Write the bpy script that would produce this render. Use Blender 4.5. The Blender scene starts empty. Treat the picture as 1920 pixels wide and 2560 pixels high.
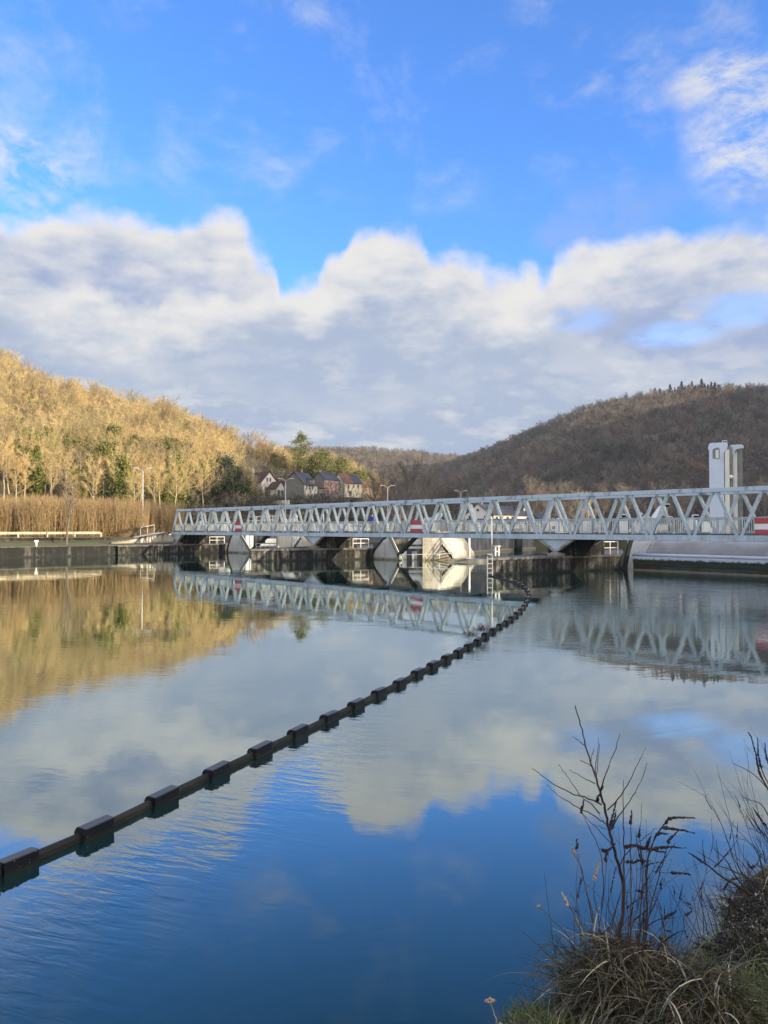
import bpy, bmesh, math, random
import numpy as np
from mathutils import Vector, Matrix
R = math.radians
S = bpy.context.scene
COL = S.collection

# ------------------------------------------------------------------ camera, sky, sun, exposure
F = 1923.0            # focal length in photo pixels (photo is 1920 x 2560)
HY = 1322.0           # horizon row in the photo
CH = 2.8              # eye height above the water
PITCH = math.atan((HY - 1280) / F)
cam = bpy.data.cameras.new('camera')
camo = bpy.data.objects.new('camera', cam)
COL.objects.link(camo)
camo.location = (0, 0, CH)
camo.rotation_euler = (R(90) + PITCH, 0, 0)
cam.sensor_width = 36
cam.lens = 36 * F / 2560
cam.clip_start = 0.1
cam.clip_end = 12000
S.camera = camo

SUN_EL = 14.0
SUN_D = Vector((0.85, -0.53, 0)).normalized()
SUN_AZ = math.degrees(math.atan2(SUN_D.x, SUN_D.y))     # clockwise from +Y
sun = bpy.data.lights.new('sun', 'SUN')
sun.energy = 5.0
sun.angle = R(0.5)
sun.color = (1.0, 0.815, 0.56)
suno = bpy.data.objects.new('sun', sun)
COL.objects.link(suno)
to_sun = Vector((SUN_D.x * math.cos(R(SUN_EL)), SUN_D.y * math.cos(R(SUN_EL)), math.sin(R(SUN_EL))))
suno.rotation_euler = to_sun.to_track_quat('Z', 'Y').to_euler()

S.view_settings.view_transform = 'Standard'
S.view_settings.look = 'None'
S.view_settings.gamma = 1
S.view_settings.use_curve_mapping = False
S.view_settings.exposure = 0.75

def px_ae(px, py):
    """azimuth, elevation in degrees of a photo pixel"""
    a, b = (px - 960) / F, (1280 - py) / F
    v = Vector((a, math.cos(PITCH) - b * math.sin(PITCH), math.sin(PITCH) + b * math.cos(PITCH))).normalized()
    return math.degrees(math.atan2(v.x, v.y)), math.degrees(math.asin(v.z))

class NT:
    """small helper for writing node trees"""
    def __init__(s, tree):
        s.t = tree; s.n = tree.nodes; s.l = tree.links
    def new(s, typ, **kw):
        n = s.n.new(typ)
        for k, v in kw.items():
            setattr(n, k, v)
        return n
    def put(s, sock, v):
        if v is None: return
        if hasattr(v, 'is_output'): s.l.new(v, sock)
        elif isinstance(v, (tuple, list)) and len(v) == 3 and sock.type == 'RGBA': sock.default_value = (*v, 1)
        else: sock.default_value = v
    def m(s, op, a, b=None, c=None, clamp=False):
        n = s.new('ShaderNodeMath', operation=op, use_clamp=clamp)
        for i, v in enumerate((a, b, c)):
            if v is not None: s.put(n.inputs[i], v)
        return n.outputs[0]
    def vm(s, op, a, b=None):
        n = s.new('ShaderNodeVectorMath', operation=op)
        s.put(n.inputs[0], a)
        if b is not None: s.put(n.inputs[1], b)
        return n.outputs[0]
    def mix(s, f, a, b, bt='MIX'):
        n = s.new('ShaderNodeMix', data_type='RGBA', blend_type=bt)
        s.put(n.inputs[0], f); s.put(n.inputs[6], a); s.put(n.inputs[7], b)
        return n.outputs[2]
    def ss(s, v, lo, hi, a=0.0, b=1.0):
        n = s.new('ShaderNodeMapRange', interpolation_type='SMOOTHSTEP')
        for i, x in enumerate((v, lo, hi, a, b)): s.put(n.inputs[i], x)
        return n.outputs[0]
    def noise(s, vec, scale, detail=4, rough=0.5, dist=0.0, dim='3D'):
        n = s.new('ShaderNodeTexNoise', noise_dimensions=dim)
        s.put(n.inputs['Vector'], vec); n.inputs['Scale'].default_value = scale
        n.inputs['Detail'].default_value = detail; n.inputs['Roughness'].default_value = rough
        n.inputs['Distortion'].default_value = dist
        return n.outputs['Fac']
    def mapping(s, vec, scale=(1, 1, 1), rot=(0, 0, 0), loc=(0, 0, 0)):
        n = s.new('ShaderNodeMapping')
        s.put(n.inputs['Vector'], vec)
        n.inputs['Scale'].default_value = scale; n.inputs['Rotation'].default_value = rot
        n.inputs['Location'].default_value = loc
        return n.outputs[0]

def build_world():
    w = bpy.data.worlds.new('World'); S.world = w
    w.use_nodes = True
    k = NT(w.node_tree); k.n.clear()
    out = k.new('ShaderNodeOutputWorld'); bg = k.new('ShaderNodeBackground')
    k.l.new(bg.outputs[0], out.inputs[0])
    bg.inputs['Strength'].default_value = 0.1
    sky = k.new('ShaderNodeTexSky', sky_type='NISHITA')
    sky.sun_disc = False
    sky.sun_elevation = R(SUN_EL); sky.sun_rotation = R(SUN_AZ)
    sky.air_density = 1.0; sky.dust_density = 0.4; sky.ozone_density = 2.2
    d = k.new('ShaderNodeTexCoord').outputs['Generated']
    sp = k.new('ShaderNodeSeparateXYZ'); k.l.new(d, sp.inputs[0])
    az = k.m('MULTIPLY', k.m('ARCTAN2', sp.outputs[0], sp.outputs[1]), 57.29578)
    el = k.m('MULTIPLY', k.m('ARCSINE', sp.outputs[2]), 57.29578)
    blue = k.mix(1.0, sky.outputs[0], SKY_TINT, 'MULTIPLY')
    def curve(pts):
        n = k.new('ShaderNodeFloatCurve')
        c = n.mapping.curves[0]
        aes = sorted(((px_ae(*p)[0] + 45) / 90, px_ae(*p)[1] / 45) for p in pts)
        while len(c.points) < len(aes): c.points.new(0.5, 0.5)
        for q, p in zip(c.points, aes):
            q.location = p; q.handle_type = 'AUTO'
        n.mapping.extend = 'HORIZONTAL'
        n.mapping.update()
        k.put(n.inputs['Value'], k.m('DIVIDE', k.m('ADD', az, 45), 90, clamp=True))
        return k.m('MULTIPLY', n.outputs[0], 45)
    n1 = k.m('SUBTRACT', k.noise(d, 8, 10, 0.62), 0.5)
    n2 = k.m('SUBTRACT', k.noise(k.mapping(d, (1, 1, 2.2), loc=(3, 1, 7)), 5.5, 6, 0.55), 0.5)
    n3 = k.m('SUBTRACT', k.noise(k.mapping(d, (1, 1, 2.6), loc=(8, 2, 1)), 14, 7, 0.6), 0.5)
    def billow(sc, loc):
        v = k.new('ShaderNodeTexVoronoi', feature='SMOOTH_F1'); v.inputs['Scale'].default_value = sc; v.inputs['Smoothness'].default_value = 0.25
        wv = k.new('ShaderNodeTexNoise'); wv.inputs['Scale'].default_value = sc * 1.3; wv.inputs['Detail'].default_value = 4
        k.put(wv.inputs['Vector'], d)
        wob = k.new('ShaderNodeVectorMath', operation='SCALE'); k.l.new(wv.outputs['Color'], wob.inputs[0]); wob.inputs['Scale'].default_value = 1.1 / sc
        k.put(v.inputs['Vector'], k.mapping(k.vm('ADD', d, wob.outputs[0]), (1, 1, 1.5), loc=loc))
        return k.m('SUBTRACT', 0.42, v.outputs['Distance'])
    bl = k.m('ADD', k.m('MULTIPLY', billow(11, (1, 2, 3)), 2.6), k.m('MULTIPLY', billow(27, (4, 1, 2)), 1.5))
    W = tuple(10 * c for c in CLOUD_W); G = tuple(10 * c for c in CLOUD_G); D = tuple(10 * c for c in CLOUD_D)
    colr = blue
    # thin high cirrus, left and right, plus faint streaks
    def blob(p, ra, re):
        a, e = px_ae(*p)
        u = k.m('DIVIDE', k.m('SUBTRACT', az, a), ra); v = k.m('DIVIDE', k.m('SUBTRACT', el, e), re)
        r = k.m('ADD', k.m('MULTIPLY', u, u), k.m('MULTIPLY', v, v))
        return k.ss(r, 0.0, 1.0, 1.0, 0.0)
    ci = k.noise(k.mapping(d, (1, 1, 2.0), rot=(0, 0.5, 0.3)), 13, 8, 0.66, 0.25)
    ci2 = k.noise(k.mapping(d, (1, 1, 1.2), rot=(0.2, -0.9, 0)), 6, 6, 0.6, 0.5)
    m = k.m('MAXIMUM', blob((0, 465), 8.5, 5.8), k.m('MAXIMUM', k.m('MULTIPLY', blob((1890, 330), 5.6, 5.6), 1.1), blob((1800, 205), 4.5, 2)))
    c = k.m('MULTIPLY', k.ss(ci, 0.34, 0.66), m)
    colr = k.mix(k.m('MULTIPLY', c, 0.85), colr, W)
    c2 = k.m('MULTIPLY', k.ss(k.m('ADD', k.m('MULTIPLY', ci2, 0.6), k.m('MULTIPLY', ci, 0.4)), 0.47, 0.72), k.ss(el, 20, 25))
    colr = k.mix(k.m('MULTIPLY', c2, 0.5), colr, W)
    # faint veil just above the right-hand bank
    v = k.m('MULTIPLY', k.ss(k.noise(d, 11, 6, 0.6), 0.42, 0.7), k.m('MAXIMUM', blob((1480, 540), 9, 3), blob((1900, 510), 5, 3)))
    colr = k.mix(k.m('MULTIPLY', v, 0.5), colr, G)
    def layer(colr, pts, amp, soft, d0, d1, white, grey, n, op=1.0, extra=None):
        e = k.m('SUBTRACT', k.m('ADD', k.m('ADD', curve(pts), k.m('MULTIPLY', bl, 0.45)), k.m('MULTIPLY', n, amp)), el)
        mask = k.ss(e, 0.0, soft)
        if extra is not None: mask = k.m('MULTIPLY', mask, extra)
        t = k.ss(k.m('SUBTRACT', k.m('ADD', e, k.m('ADD', k.m('MULTIPLY', n2, 13), k.m('MULTIPLY', n3, 8))), k.m('MULTIPLY', bl, 1.3)), d0, d1)
        return k.mix(k.m('MULTIPLY', mask, op), colr, k.mix(t, white, grey))
    A = [(-400, 560), (-150, 540), (0, 548), (80, 530), (150, 503), (255, 496), (330, 518), (405, 544), (480, 544), (530, 526), (602, 544), (640, 590),
         (690, 628), (706, 690), (780, 700), (812, 640), (860, 618), (880, 560), (905, 535), (960, 540), (1050, 560), (1085, 604), (1145, 606), (1195, 632),
         (1272, 660), (1330, 654), (1362, 672), (1392, 625), (1458, 594), (1596, 560), (1654, 555), (1730, 575), (1770, 550), (1828, 538),
         (1920, 553), (2150, 520), (2400, 560)]
    colr = layer(colr, A, 4.6, 1.6, 0.6, 8.0, W, D, n1)
    # blue window inside the right-hand clouds
    B = [(-400, 640), (0, 600), (75, 672), (116, 702), (249, 710), (300, 732), (370, 738), (440, 718), (521, 716), (613, 702), (637, 692), (718, 678), (804, 668),
         (868, 660), (926, 642), (1000, 640), (1100, 650), (1200, 690), (1300, 740), (1376, 770), (1450, 800), (1600, 850), (1700, 900), (1920, 900), (2300, 800)]
    colr = layer(colr, B, 4.6, 1.8, 0.2, 6.2, W, G, n1)
    gap = k.m('MULTIPLY', k.m('MAXIMUM', blob((1840, 775), 4.5, 1.6), k.m('MAXIMUM', blob((1690, 835), 4.0, 1.2), k.m('MULTIPLY', blob((1450, 800), 3, 1.2), 0.6))),
              k.ss(n3, -0.22, 0.08))
    colr = k.mix(k.m('MULTIPLY', gap, 1.0), colr, k.mix(0.3, blue, W))
    C = [(-400, 900), (0, 950), (300, 900), (520, 870), (700, 930), (900, 960), (1100, 900), (1260, 852), (1376, 805), (1440, 805), (1480, 850), (1533, 862), (1597, 855),
         (1643, 872), (1700, 860), (1730, 845), (1800, 830), (1863, 815), (1920, 820), (2300, 830)]
    colr = layer(colr, C, 3.5, 2.4, -0.5, 4.0, k.mix(0.45, W, G), G, n3, 0.7)
    # brightness patches low in the bank
    low = k.m('MULTIPLY', k.ss(el, 17, 7), k.ss(k.m('ADD', n3, k.m('MULTIPLY', n2, 0.7)), -0.04, 0.2))
    colr = k.mix(k.m('MULTIPLY', low, 0.62), colr, W)
    # warm bright haze round the (off-frame) sun
    cs = k.new('ShaderNodeVectorMath', operation='DOT_PRODUCT')
    k.put(cs.inputs[0], d); cs.inputs[1].default_value = to_sun
    colr = k.mix(k.ss(cs.outputs['Value'], 0.1, 1.0, 0.0, 0.85), colr, tuple(10 * c for c in GLOW))
    # added fill: unseen sky behind the viewer brightened to light surfaces facing it
    back = k.m('MULTIPLY', k.ss(sp.outputs[1], 0.15, -0.6), k.ss(el, 2, 14))
    colr = k.mix(k.m('MULTIPLY', back, k.ss(n2, -0.2, 0.1, 0.45, 0.85)), colr, tuple(10 * c for c in BACK_FILL))
    k.l.new(colr, bg.inputs['Color'])
    w.cycles.sampling_method = 'MANUAL'; w.cycles.sample_map_resolution = 512

SKY_TINT = (0.74, 1.40, 2.4)
CLOUD_W = (0.495, 0.487, 0.48)
CLOUD_G = (0.232, 0.282, 0.385)
CLOUD_D = (0.20, 0.252, 0.39)
GLOW = (2.0, 1.75, 1.4)
BACK_FILL = (1.05, 1.03, 1.0)
build_world()

# ------------------------------------------------------------------ small builders
rng = np.random.default_rng(7)
random.seed(7)

def P(px, py, D):
    """world point seen at photo pixel (px, py) at depth D"""
    a, b = (px - 960) / F, (1280 - py) / F
    v = Vector((a, math.cos(PITCH) - b * math.sin(PITCH), math.sin(PITCH) + b * math.cos(PITCH)))
    v *= D / v.y
    return Vector((v.x, v.y, v.z + CH))
def PZ(px, py, z):
    """world point seen at photo pixel on the level z"""
    p = P(px, py, 1.0)
    return P(px, py, (z - CH) / (p.z - CH))

class MB:
    def __init__(s): s.v = []; s.f = []; s.mi = []
    def add(s, vs, fs, mi=0):
        o = len(s.v)
        s.v += [tuple(v) for v in vs]
        s.f += [tuple(i + o for i in f) for f in fs]
        s.mi += [mi] * len(fs)
        return s
    def box(s, c, size, rz=0.0, mi=0):
        M = Matrix.Rotation(rz, 3, 'Z')
        c = Vector(c); h = Vector(size) / 2
        vs = [c + M @ Vector((x * h.x, y * h.y, z * h.z)) for x in (-1, 1) for y in (-1, 1) for z in (-1, 1)]
        return s.add(vs, [(0, 1, 3, 2), (4, 6, 7, 5), (0, 4, 5, 1), (2, 3, 7, 6), (0, 2, 6, 4), (1, 5, 7, 3)], mi)
    def bar(s, a, b, w, h, mi=0, side=None):
        """box from a to b, w wide (across), h along the other direction; side = preferred width direction"""
        a, b = Vector(a), Vector(b); d = (b - a).normalized()
        if side is None:
            side = Vector((0, 0, 1)).cross(d) if abs(d.z) < 0.95 else Vector((1, 0, 0))
        x = Vector(side); x = (x - d * x.dot(d)).normalized(); y = d.cross(x)
        q = [(-w / 2, -h / 2), (w / 2, -h / 2), (w / 2, h / 2), (-w / 2, h / 2)]
        vs = [p + x * i + y * j for p in (a, b) for i, j in q]
        return s.add(vs, [(3, 2, 1, 0), (4, 5, 6, 7)] + [(i, (i + 1) % 4, 4 + (i + 1) % 4, 4 + i) for i in range(4)], mi)
    def tube(s, pts, rad, n=6, mi=0, cap=True):
        pts = [Vector(p) for p in pts]
        rad = rad if hasattr(rad, '__len__') else [rad] * len(pts)
        vs = []; x = None
        for i, p in enumerate(pts):
            d = (pts[min(i + 1, len(pts) - 1)] - pts[max(i - 1, 0)])
            d = d.normalized() if d.length > 1e-9 else Vector((0, 0, 1))
            if x is None: x = d.orthogonal().normalized()
            x = (x - d * x.dot(d)).normalized(); y = d.cross(x)
            for j in range(n):
                t = 2 * math.pi * j / n
                vs.append(p + (x * math.cos(t) + y * math.sin(t)) * rad[i])
        fs = [(i * n + j, i * n + (j + 1) % n, (i + 1) * n + (j + 1) % n, (i + 1) * n + j) for i in range(len(pts) - 1) for j in range(n)]
        if cap:
            fs += [tuple(range(n - 1, -1, -1)), tuple((len(pts) - 1) * n + j for j in range(n))]
        return s.add(vs, fs, mi)
    def prism(s, poly, vec, mi=0):
        """extrude the closed 3-D polygon along vec"""
        n = len(poly); vec = Vector(vec)
        vs = [Vector(p) for p in poly] + [Vector(p) + vec for p in poly]
        return s.add(vs, [tuple(range(n - 1, -1, -1)), tuple(range(n, 2 * n))] + [(i, (i + 1) % n, n + (i + 1) % n, n + i) for i in range(n)], mi)
    def loft(s, rings, mi=0, cap=True):
        n = len(rings[0]); vs = [v for r in rings for v in r]
        fs = [(i * n + j, i * n + (j + 1) % n, (i + 1) * n + (j + 1) % n, (i + 1) * n + j) for i in range(len(rings) - 1) for j in range(n)]
        if cap: fs += [tuple(range(n - 1, -1, -1)), tuple((len(rings) - 1) * n + j for j in range(n))]
        return s.add(vs, fs, mi)
    def ball(s, c, r, seg=8, rings=5, mi=0):
        c = Vector(c); r = Vector(r) if hasattr(r, '__len__') else Vector((r, r, r))
        rr = []
        for i in range(1, rings):
            t = math.pi * i / rings
            rr.append([c + Vector((r.x * math.sin(t) * math.cos(2 * math.pi * j / seg), r.y * math.sin(t) * math.sin(2 * math.pi * j / seg), -r.z * math.cos(t))) for j in range(seg)])
        return s.loft(rr, mi)
    def build(s, name, mats, parent=None, bevel=0.0, smooth=False, normals=True):
        me = bpy.data.meshes.new(name)
        me.from_pydata(s.v, [], s.f); me.validate()
        mats = mats if isinstance(mats, (list, tuple)) else [mats]
        for m in mats: me.materials.append(m)
        if len(mats) > 1 and len(me.polygons) == len(s.mi):
            me.polygons.foreach_set('material_index', s.mi)
        if normals:
            bm = bmesh.new(); bm.from_mesh(me)
            bmesh.ops.recalc_face_normals(bm, faces=bm.faces)
            bm.to_mesh(me); bm.free()
        if smooth: me.polygons.foreach_set('use_smooth', [True] * len(me.polygons))
        o = bpy.data.objects.new(name, me); COL.objects.link(o)
        if parent is not None: o.parent = parent
        if bevel:
            b = o.modifiers.new('bevel', 'BEVEL'); b.width = bevel; b.segments = 2; b.limit_method = 'ANGLE'
        return o

def np_obj(name, V, Fc, mats, parent=None, mi=None, smooth=False, link=True):
    """fast mesh from numpy arrays; Fc (n,3) or (n,4)"""
    me = bpy.data.meshes.new(name)
    V = np.asarray(V, np.float32); Fc = np.asarray(Fc, np.int32)
    me.vertices.add(len(V)); me.vertices.foreach_set('co', V.ravel())
    k = Fc.shape[1]
    me.loops.add(Fc.size); me.loops.foreach_set('vertex_index', Fc.ravel())
    me.polygons.add(len(Fc))
    me.polygons.foreach_set('loop_start', np.arange(len(Fc), dtype=np.int32) * k)
    me.polygons.foreach_set('loop_total', np.full(len(Fc), k, np.int32))
    mats = mats if isinstance(mats, (list, tuple)) else [mats]
    for m in mats: me.materials.append(m)
    if mi is not None: me.polygons.foreach_set('material_index', np.asarray(mi, np.int32))
    if smooth: me.polygons.foreach_set('use_smooth', np.ones(len(Fc), bool))
    me.update(); me.validate()
    o = bpy.data.objects.new(name, me)
    if link: COL.objects.link(o)
    if parent is not None: o.parent = parent
    return o

def thing(name, label, cat, loc=(0, 0, 0), rz=0.0, group=None):
    o = bpy.data.objects.new(name, None); COL.objects.link(o)
    o.location = loc; o.rotation_euler = (0, 0, rz); o.empty_display_size = 0.2
    return tag(o, label, cat, group)
def tag(o, label, cat, group=None):
    o['label'] = label; o['category'] = cat
    if group: o['group'] = group
    return o
def struct(o): o['kind'] = 'structure'; return o
def stuff(o): o['kind'] = 'stuff'; return o
def copy_tree(o, parent=None):
    c = o.copy(); COL.objects.link(c)
    if parent is not None: c.parent = parent
    for ch in list(o.children): copy_tree(ch, c)
    return c

# ------------------------------------------------------------------ materials
def new_mat(name):
    m = bpy.data.materials.new(name); m.use_nodes = True
    k = NT(m.node_tree); b = k.n.get('Principled BSDF')
    return m, k, b
def mat(name, col, rough=0.6, col2=None, scale=3.0, amt=(0.4, 0.65), metal=0.0, bump=0.0, bscale=20, stretch=(1, 1, 1), coords='Object', spec=None):
    m, k, b = new_mat(name)
    v = k.mapping(k.new('ShaderNodeTexCoord').outputs[coords], stretch)
    c2 = col2 if col2 is not None else tuple(c * 0.75 for c in col)
    f = k.ss(k.noise(v, scale, 6, 0.6), amt[0], amt[1])
    k.put(b.inputs['Base Color'], k.mix(f, col, c2))
    b.inputs['Roughness'].default_value = rough; b.inputs['Metallic'].default_value = metal
    if spec is not None: b.inputs['Specular IOR Level'].default_value = spec
    if bump:
        bn = k.new('ShaderNodeBump'); bn.inputs['Strength'].default_value = bump; bn.inputs['Distance'].default_value = 0.02
        k.put(bn.inputs['Height'], k.noise(v, bscale, 5, 0.6)); k.l.new(bn.outputs[0], b.inputs['Normal'])
    return m
def concrete(name, pale, dark, cover, drip=3.0, rough=0.85, low_dark=None):
    """weathered concrete: large damp patches and vertical drip streaks of dark growth; cover 0..1"""
    m, k, b = new_mat(name)
    co = k.new('ShaderNodeTexCoord').outputs['Object']
    big = k.noise(co, 0.5, 6, 0.62)
    st = k.noise(k.mapping(co, (1, 1, 0.12)), drip, 6, 0.65)
    fine = k.noise(co, 9, 6, 0.7)
    f = k.m('ADD', k.m('MULTIPLY', big, 0.4), k.m('ADD', k.m('MULTIPLY', st, 0.45), k.m('MULTIPLY', fine, 0.15)))
    f = k.ss(f, 0.5 - 0.16 + (0.5 - cover) * 0.34, 0.5 + 0.1 + (0.5 - cover) * 0.34)
    c = k.mix(f, pale, dark)
    c = k.mix(k.m('MULTIPLY', k.ss(fine, 0.3, 0.7), 0.35), c, k.mix(0.5, c, (0.02, 0.02, 0.017)))
    if low_dark is not None:
        z = k.new('ShaderNodeSeparateXYZ'); k.l.new(co, z.inputs[0])
        g = k.ss(k.m('ADD', z.outputs[2], k.m('MULTIPLY', k.m('SUBTRACT', st, 0.5), 0.5)), low_dark[0], low_dark[1], 1, 0)
        c = k.mix(g, c, low_dark[2])
    k.put(b.inputs['Base Color'], c); b.inputs['Roughness'].default_value = rough
    bn = k.new('ShaderNodeBump'); bn.inputs['Strength'].default_value = 0.4; bn.inputs['Distance'].default_value = 0.03
    k.put(bn.inputs['Height'], fine); k.l.new(bn.outputs[0], b.inputs['Normal'])
    return m
def leafy(name, c1, c2, rand=0.5, rough=0.7, scale=0.6, patch=None):
    """foliage / twigs: clump noise plus a random shift per plant"""
    m, k, b = new_mat(name)
    co = k.new('ShaderNodeTexCoord').outputs['Object']
    r = k.new('ShaderNodeObjectInfo').outputs['Random']
    f = k.m('ADD', k.m('MULTIPLY', k.ss(k.noise(co, scale, 4, 0.6), 0.3, 0.7), 1 - rand), k.m('MULTIPLY', r, rand))
    k.put(b.inputs['Base Color'], k.mix(f, c1, c2))
    b.inputs['Roughness'].default_value = rough
    if patch:      # stands of one kind of tree: patches tens of metres wide
        loc = k.new('ShaderNodeObjectInfo').outputs['Location']
        pf = k.noise(loc, patch[0], 3, 0.6)
        c0 = b.inputs['Base Color'].links[0].from_socket
        hs = k.mix(k.ss(pf, 0.30, 0.48), patch[1], (1, 1, 1)); hs = k.mix(k.ss(pf, 0.52, 0.68), hs, patch[2])
        k.put(b.inputs['Base Color'], k.mix(1.0, c0, hs, 'MULTIPLY'))
    b.inputs['Specular IOR Level'].default_value = 0.2
    return m

M = {}
M['paint'] = concrete('bridge_paint', (0.45, 0.535, 0.59), (0.22, 0.25, 0.26), 0.22, 2.0, 0.5)
M['paint_dark'] = mat('weathered_chord', (0.46, 0.535, 0.585), 0.6, (0.13, 0.14, 0.135), 1.3, (0.5, 0.72), stretch=(1, 1, 0.4))
M['lamp_grey'] = mat('lamp_grey', (0.52, 0.54, 0.55), .5, (0.4, 0.42, 0.43), 2)
M['rail'] = mat('galvanised_rail', (0.42, 0.48, 0.51), 0.5, (0.3, 0.34, 0.36), 2)
M['deck'] = mat('deck_plate', (0.10, 0.11, 0.11), 0.8, (0.05, 0.055, 0.05), 2)
M['steel_dark'] = mat('dark_steel', (0.03, 0.034, 0.04), 0.6)
M['white'] = mat('white_paint', (0.80, 0.80, 0.78), 0.5, (0.62, 0.62, 0.58), 1.5, (0.5, 0.8))
M['white_worn'] = concrete('worn_white_plate', (0.82, 0.82, 0.79), (0.46, 0.45, 0.40), 0.14, 2.0, 0.6, (0.0, 0.35, (0.30, 0.27, 0.19)))
M['pier'] = concrete('dark_pier', (0.46, 0.44, 0.40), (0.007, 0.007, 0.008), 0.76, 2.6, 0.9, (0.0, 0.25, (0.014, 0.017, 0.015)))
M['pier_cap'] = concrete('pier_coping', (0.26, 0.25, 0.23), (0.06, 0.06, 0.055), 0.55, 2.0)
M['quay'] = concrete('quay_stone', (0.22, 0.21, 0.19), (0.008, 0.008, 0.008), 0.76, 2.6, 0.9, (0.0, 0.2, (0.014, 0.017, 0.015)))
M['pale_conc'] = concrete('pale_concrete', (0.64, 0.60, 0.52), (0.24, 0.21, 0.15), 0.32, 1.5, 0.85, (0.0, 0.5, (0.25, 0.21, 0.14)))
M['grey_conc'] = concrete('grey_concrete', (0.32, 0.31, 0.30), (0.10, 0.10, 0.10), 0.5, 1.2)
M['rust'] = mat('weathered_beam', (0.30, 0.29, 0.26), 0.7, (0.16, 0.14, 0.11), 2)
M['sign_red'] = mat('sign_red', (0.42, 0.065, 0.075), 0.6, (0.30, 0.06, 0.07), 3, (0.45, 0.75))
M['sign_white'] = mat('sign_white', (0.76, 0.76, 0.74), 0.55, (0.55, 0.54, 0.5), 3, (0.5, 0.8))
M['black'] = mat('black_mark', (0.02, 0.02, 0.022), 0.6)
M['glass'] = mat('window_glass', (0.025, 0.03, 0.04), 0.12, spec=0.6)
M['tower_blue'] = mat('tower_paint', (0.60, 0.67, 0.78), 0.45, (0.52, 0.58, 0.68), 0.6, (0.5, 0.7))

# ------------------------------------------------------------------ terrain
def ip(x, pts):
    p = np.array(pts, float); return np.interp(x, p[:, 0], p[:, 1])
HL = dict(ridge=[(-900, 800), (-300, 830), (0, 878), (60, 900), (100, 930), (200, 948), (300, 985), (420, 1008), (520, 1047), (600, 1068), (660, 1100), (700, 1118), (760, 1128), (860, 1150), (960, 1215), (1050, 1285)],
          Dr=[(-900, 330), (0, 310), (300, 300), (600, 300), (720, 335), (900, 345), (1050, 350)],
          Db=[(-900, 120), (0, 128), (430, 138), (520, 158), (620, 190), (900, 200), (1050, 240)], th=10.8, base=2.0, pw=1.12)
HR = dict(ridge=[(850, 1230), (980, 1190), (1060, 1165), (1130, 1150), (1180, 1136), (1300, 1082), (1440, 1022), (1560, 988), (1700, 972), (1830, 963), (1920, 960), (2100, 948), (2600, 930)],
          Dr=[(850, 880), (1100, 850), (1300, 780), (1500, 720), (1920, 640), (2600, 600)],
          Db=[(850, 560), (1000, 520), (1300, 420), (1900, 330), (2600, 300)], th=11.0, base=2.0, pw=1.05)
HM = dict(ridge=[(550, 1120), (760, 1118), (860, 1118), (902, 1117), (953, 1122), (1015, 1126), (1043, 1125), (1080, 1135), (1134, 1138), (1300, 1150), (1500, 1180)],
          Dr=[(550, 1050), (1500, 1050)], Db=[(550, 480), (1500, 600)], th=12.0, base=2.0, pw=1.0)
def hill_z(h, px, D):
    dr, db = ip(px, h['Dr']), ip(px, h['Db'])
    zr = CH + (HY - ip(px, h['ridge'])) / F * dr - h['th']
    t = (D - db) / (dr - db)
    z = h['base'] + (zr - h['base']) * np.clip(t, 0, 1) ** h['pw']
    z = z + np.where(t > 0, np.clip(t, 0, 1) * (1 - np.clip(t, 0, 1)) * 4 * 1.6 * (np.sin(px * 0.017 + D * 0.05) + np.sin(D * 0.083 - px * 0.006)), 0)
    z = np.where(t < 0, h['base'] + t * 30, z)
    return np.where(t > 1, zr - (D - dr) * 0.12, z)
LB0, LBD = np.array((-36.5, 73.0)), np.array((8.3, 8.6)) / math.hypot(8.3, 8.6)
def sd_left(x, y):      # >0 on the land side of the left bank line
    return -(x - LB0[0]) * LBD[1] + (y - LB0[1]) * LBD[0]
SHORE = [(-40, -36.5), (-6, -2.4), (-1.2, 2.2), (0.1, 3.35), (0.45, 4.0), (0.72, 4.45), (1.2, 4.62), (1.62, 4.72), (1.95, 4.95), (2.35, 5.4), (2.95, 5.95), (4, 7.05), (12, 15.2), (60, 63), (400, 404)]
def sd_right(x, y):     # >0 on the land side of the near (right) shore
    ys = ip(x, SHORE); return (ys - y) * 0.71
def ground_z(x, y):
    x = np.asarray(x, float); y = np.asarray(y, float)
    sl, sr = sd_left(x, y), sd_right(x, y)
    z = np.full(np.broadcast(x, y).shape, -2.5)
    zl = np.interp(sl, [0.24, 0.26, 4.8, 5.4, 9, 22, 60], [-2.5, 0.98, 1.2, 1.75, 1.95, 2.2, 2.3])
    z = np.where(sl > 0.24, zl, z)
    # land downstream of the weir (the island between weir and lock), and everything far off
    isl = ((x - 7.8) * 24 - (y - 84) * 13.2 < -52) & (y > 96 - 0.9 * np.clip(x + 12, 0, 14))
    z = np.where(isl & (sl < 0), np.interp(y, [85, 100, 112, 130], [1.25, 1.3, 2.2, 2.3]), z)
    z = np.where((y > 148) & (z < 1.5), np.interp(y, [148, 154, 165], [0.2, 2.1, 2.3]), z)
    z = np.where((x > 0.275 * y) & (y > 72) & (x < y + 200), np.maximum(z, 2.2), z)
    zr = np.interp(sr, [-1.5, -0.35, 0.0, 0.12, 0.5, 1.2, 2.2, 6, 60], [-2.5, -0.3, 0.0, 0.16, 0.34, 0.62, 1.05, 1.15, 2.0])
    zr = zr + np.where(sr > 0.1, 0.05 * np.sin(x * 7.1) * np.sin(y * 6.3) + 0.03 * np.sin(x * 17 + y * 5), 0)
    z = np.where((sr > -1.5) & (y < 70), np.maximum(z, zr), z)
    return z
def top_z(x, y):
    px = 960 + F * x / max(y, 1)
    return max(float(ground_z(x, y)), *(float(hill_z(h, px, y)) for h in (HL, HR, HM)))

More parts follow.
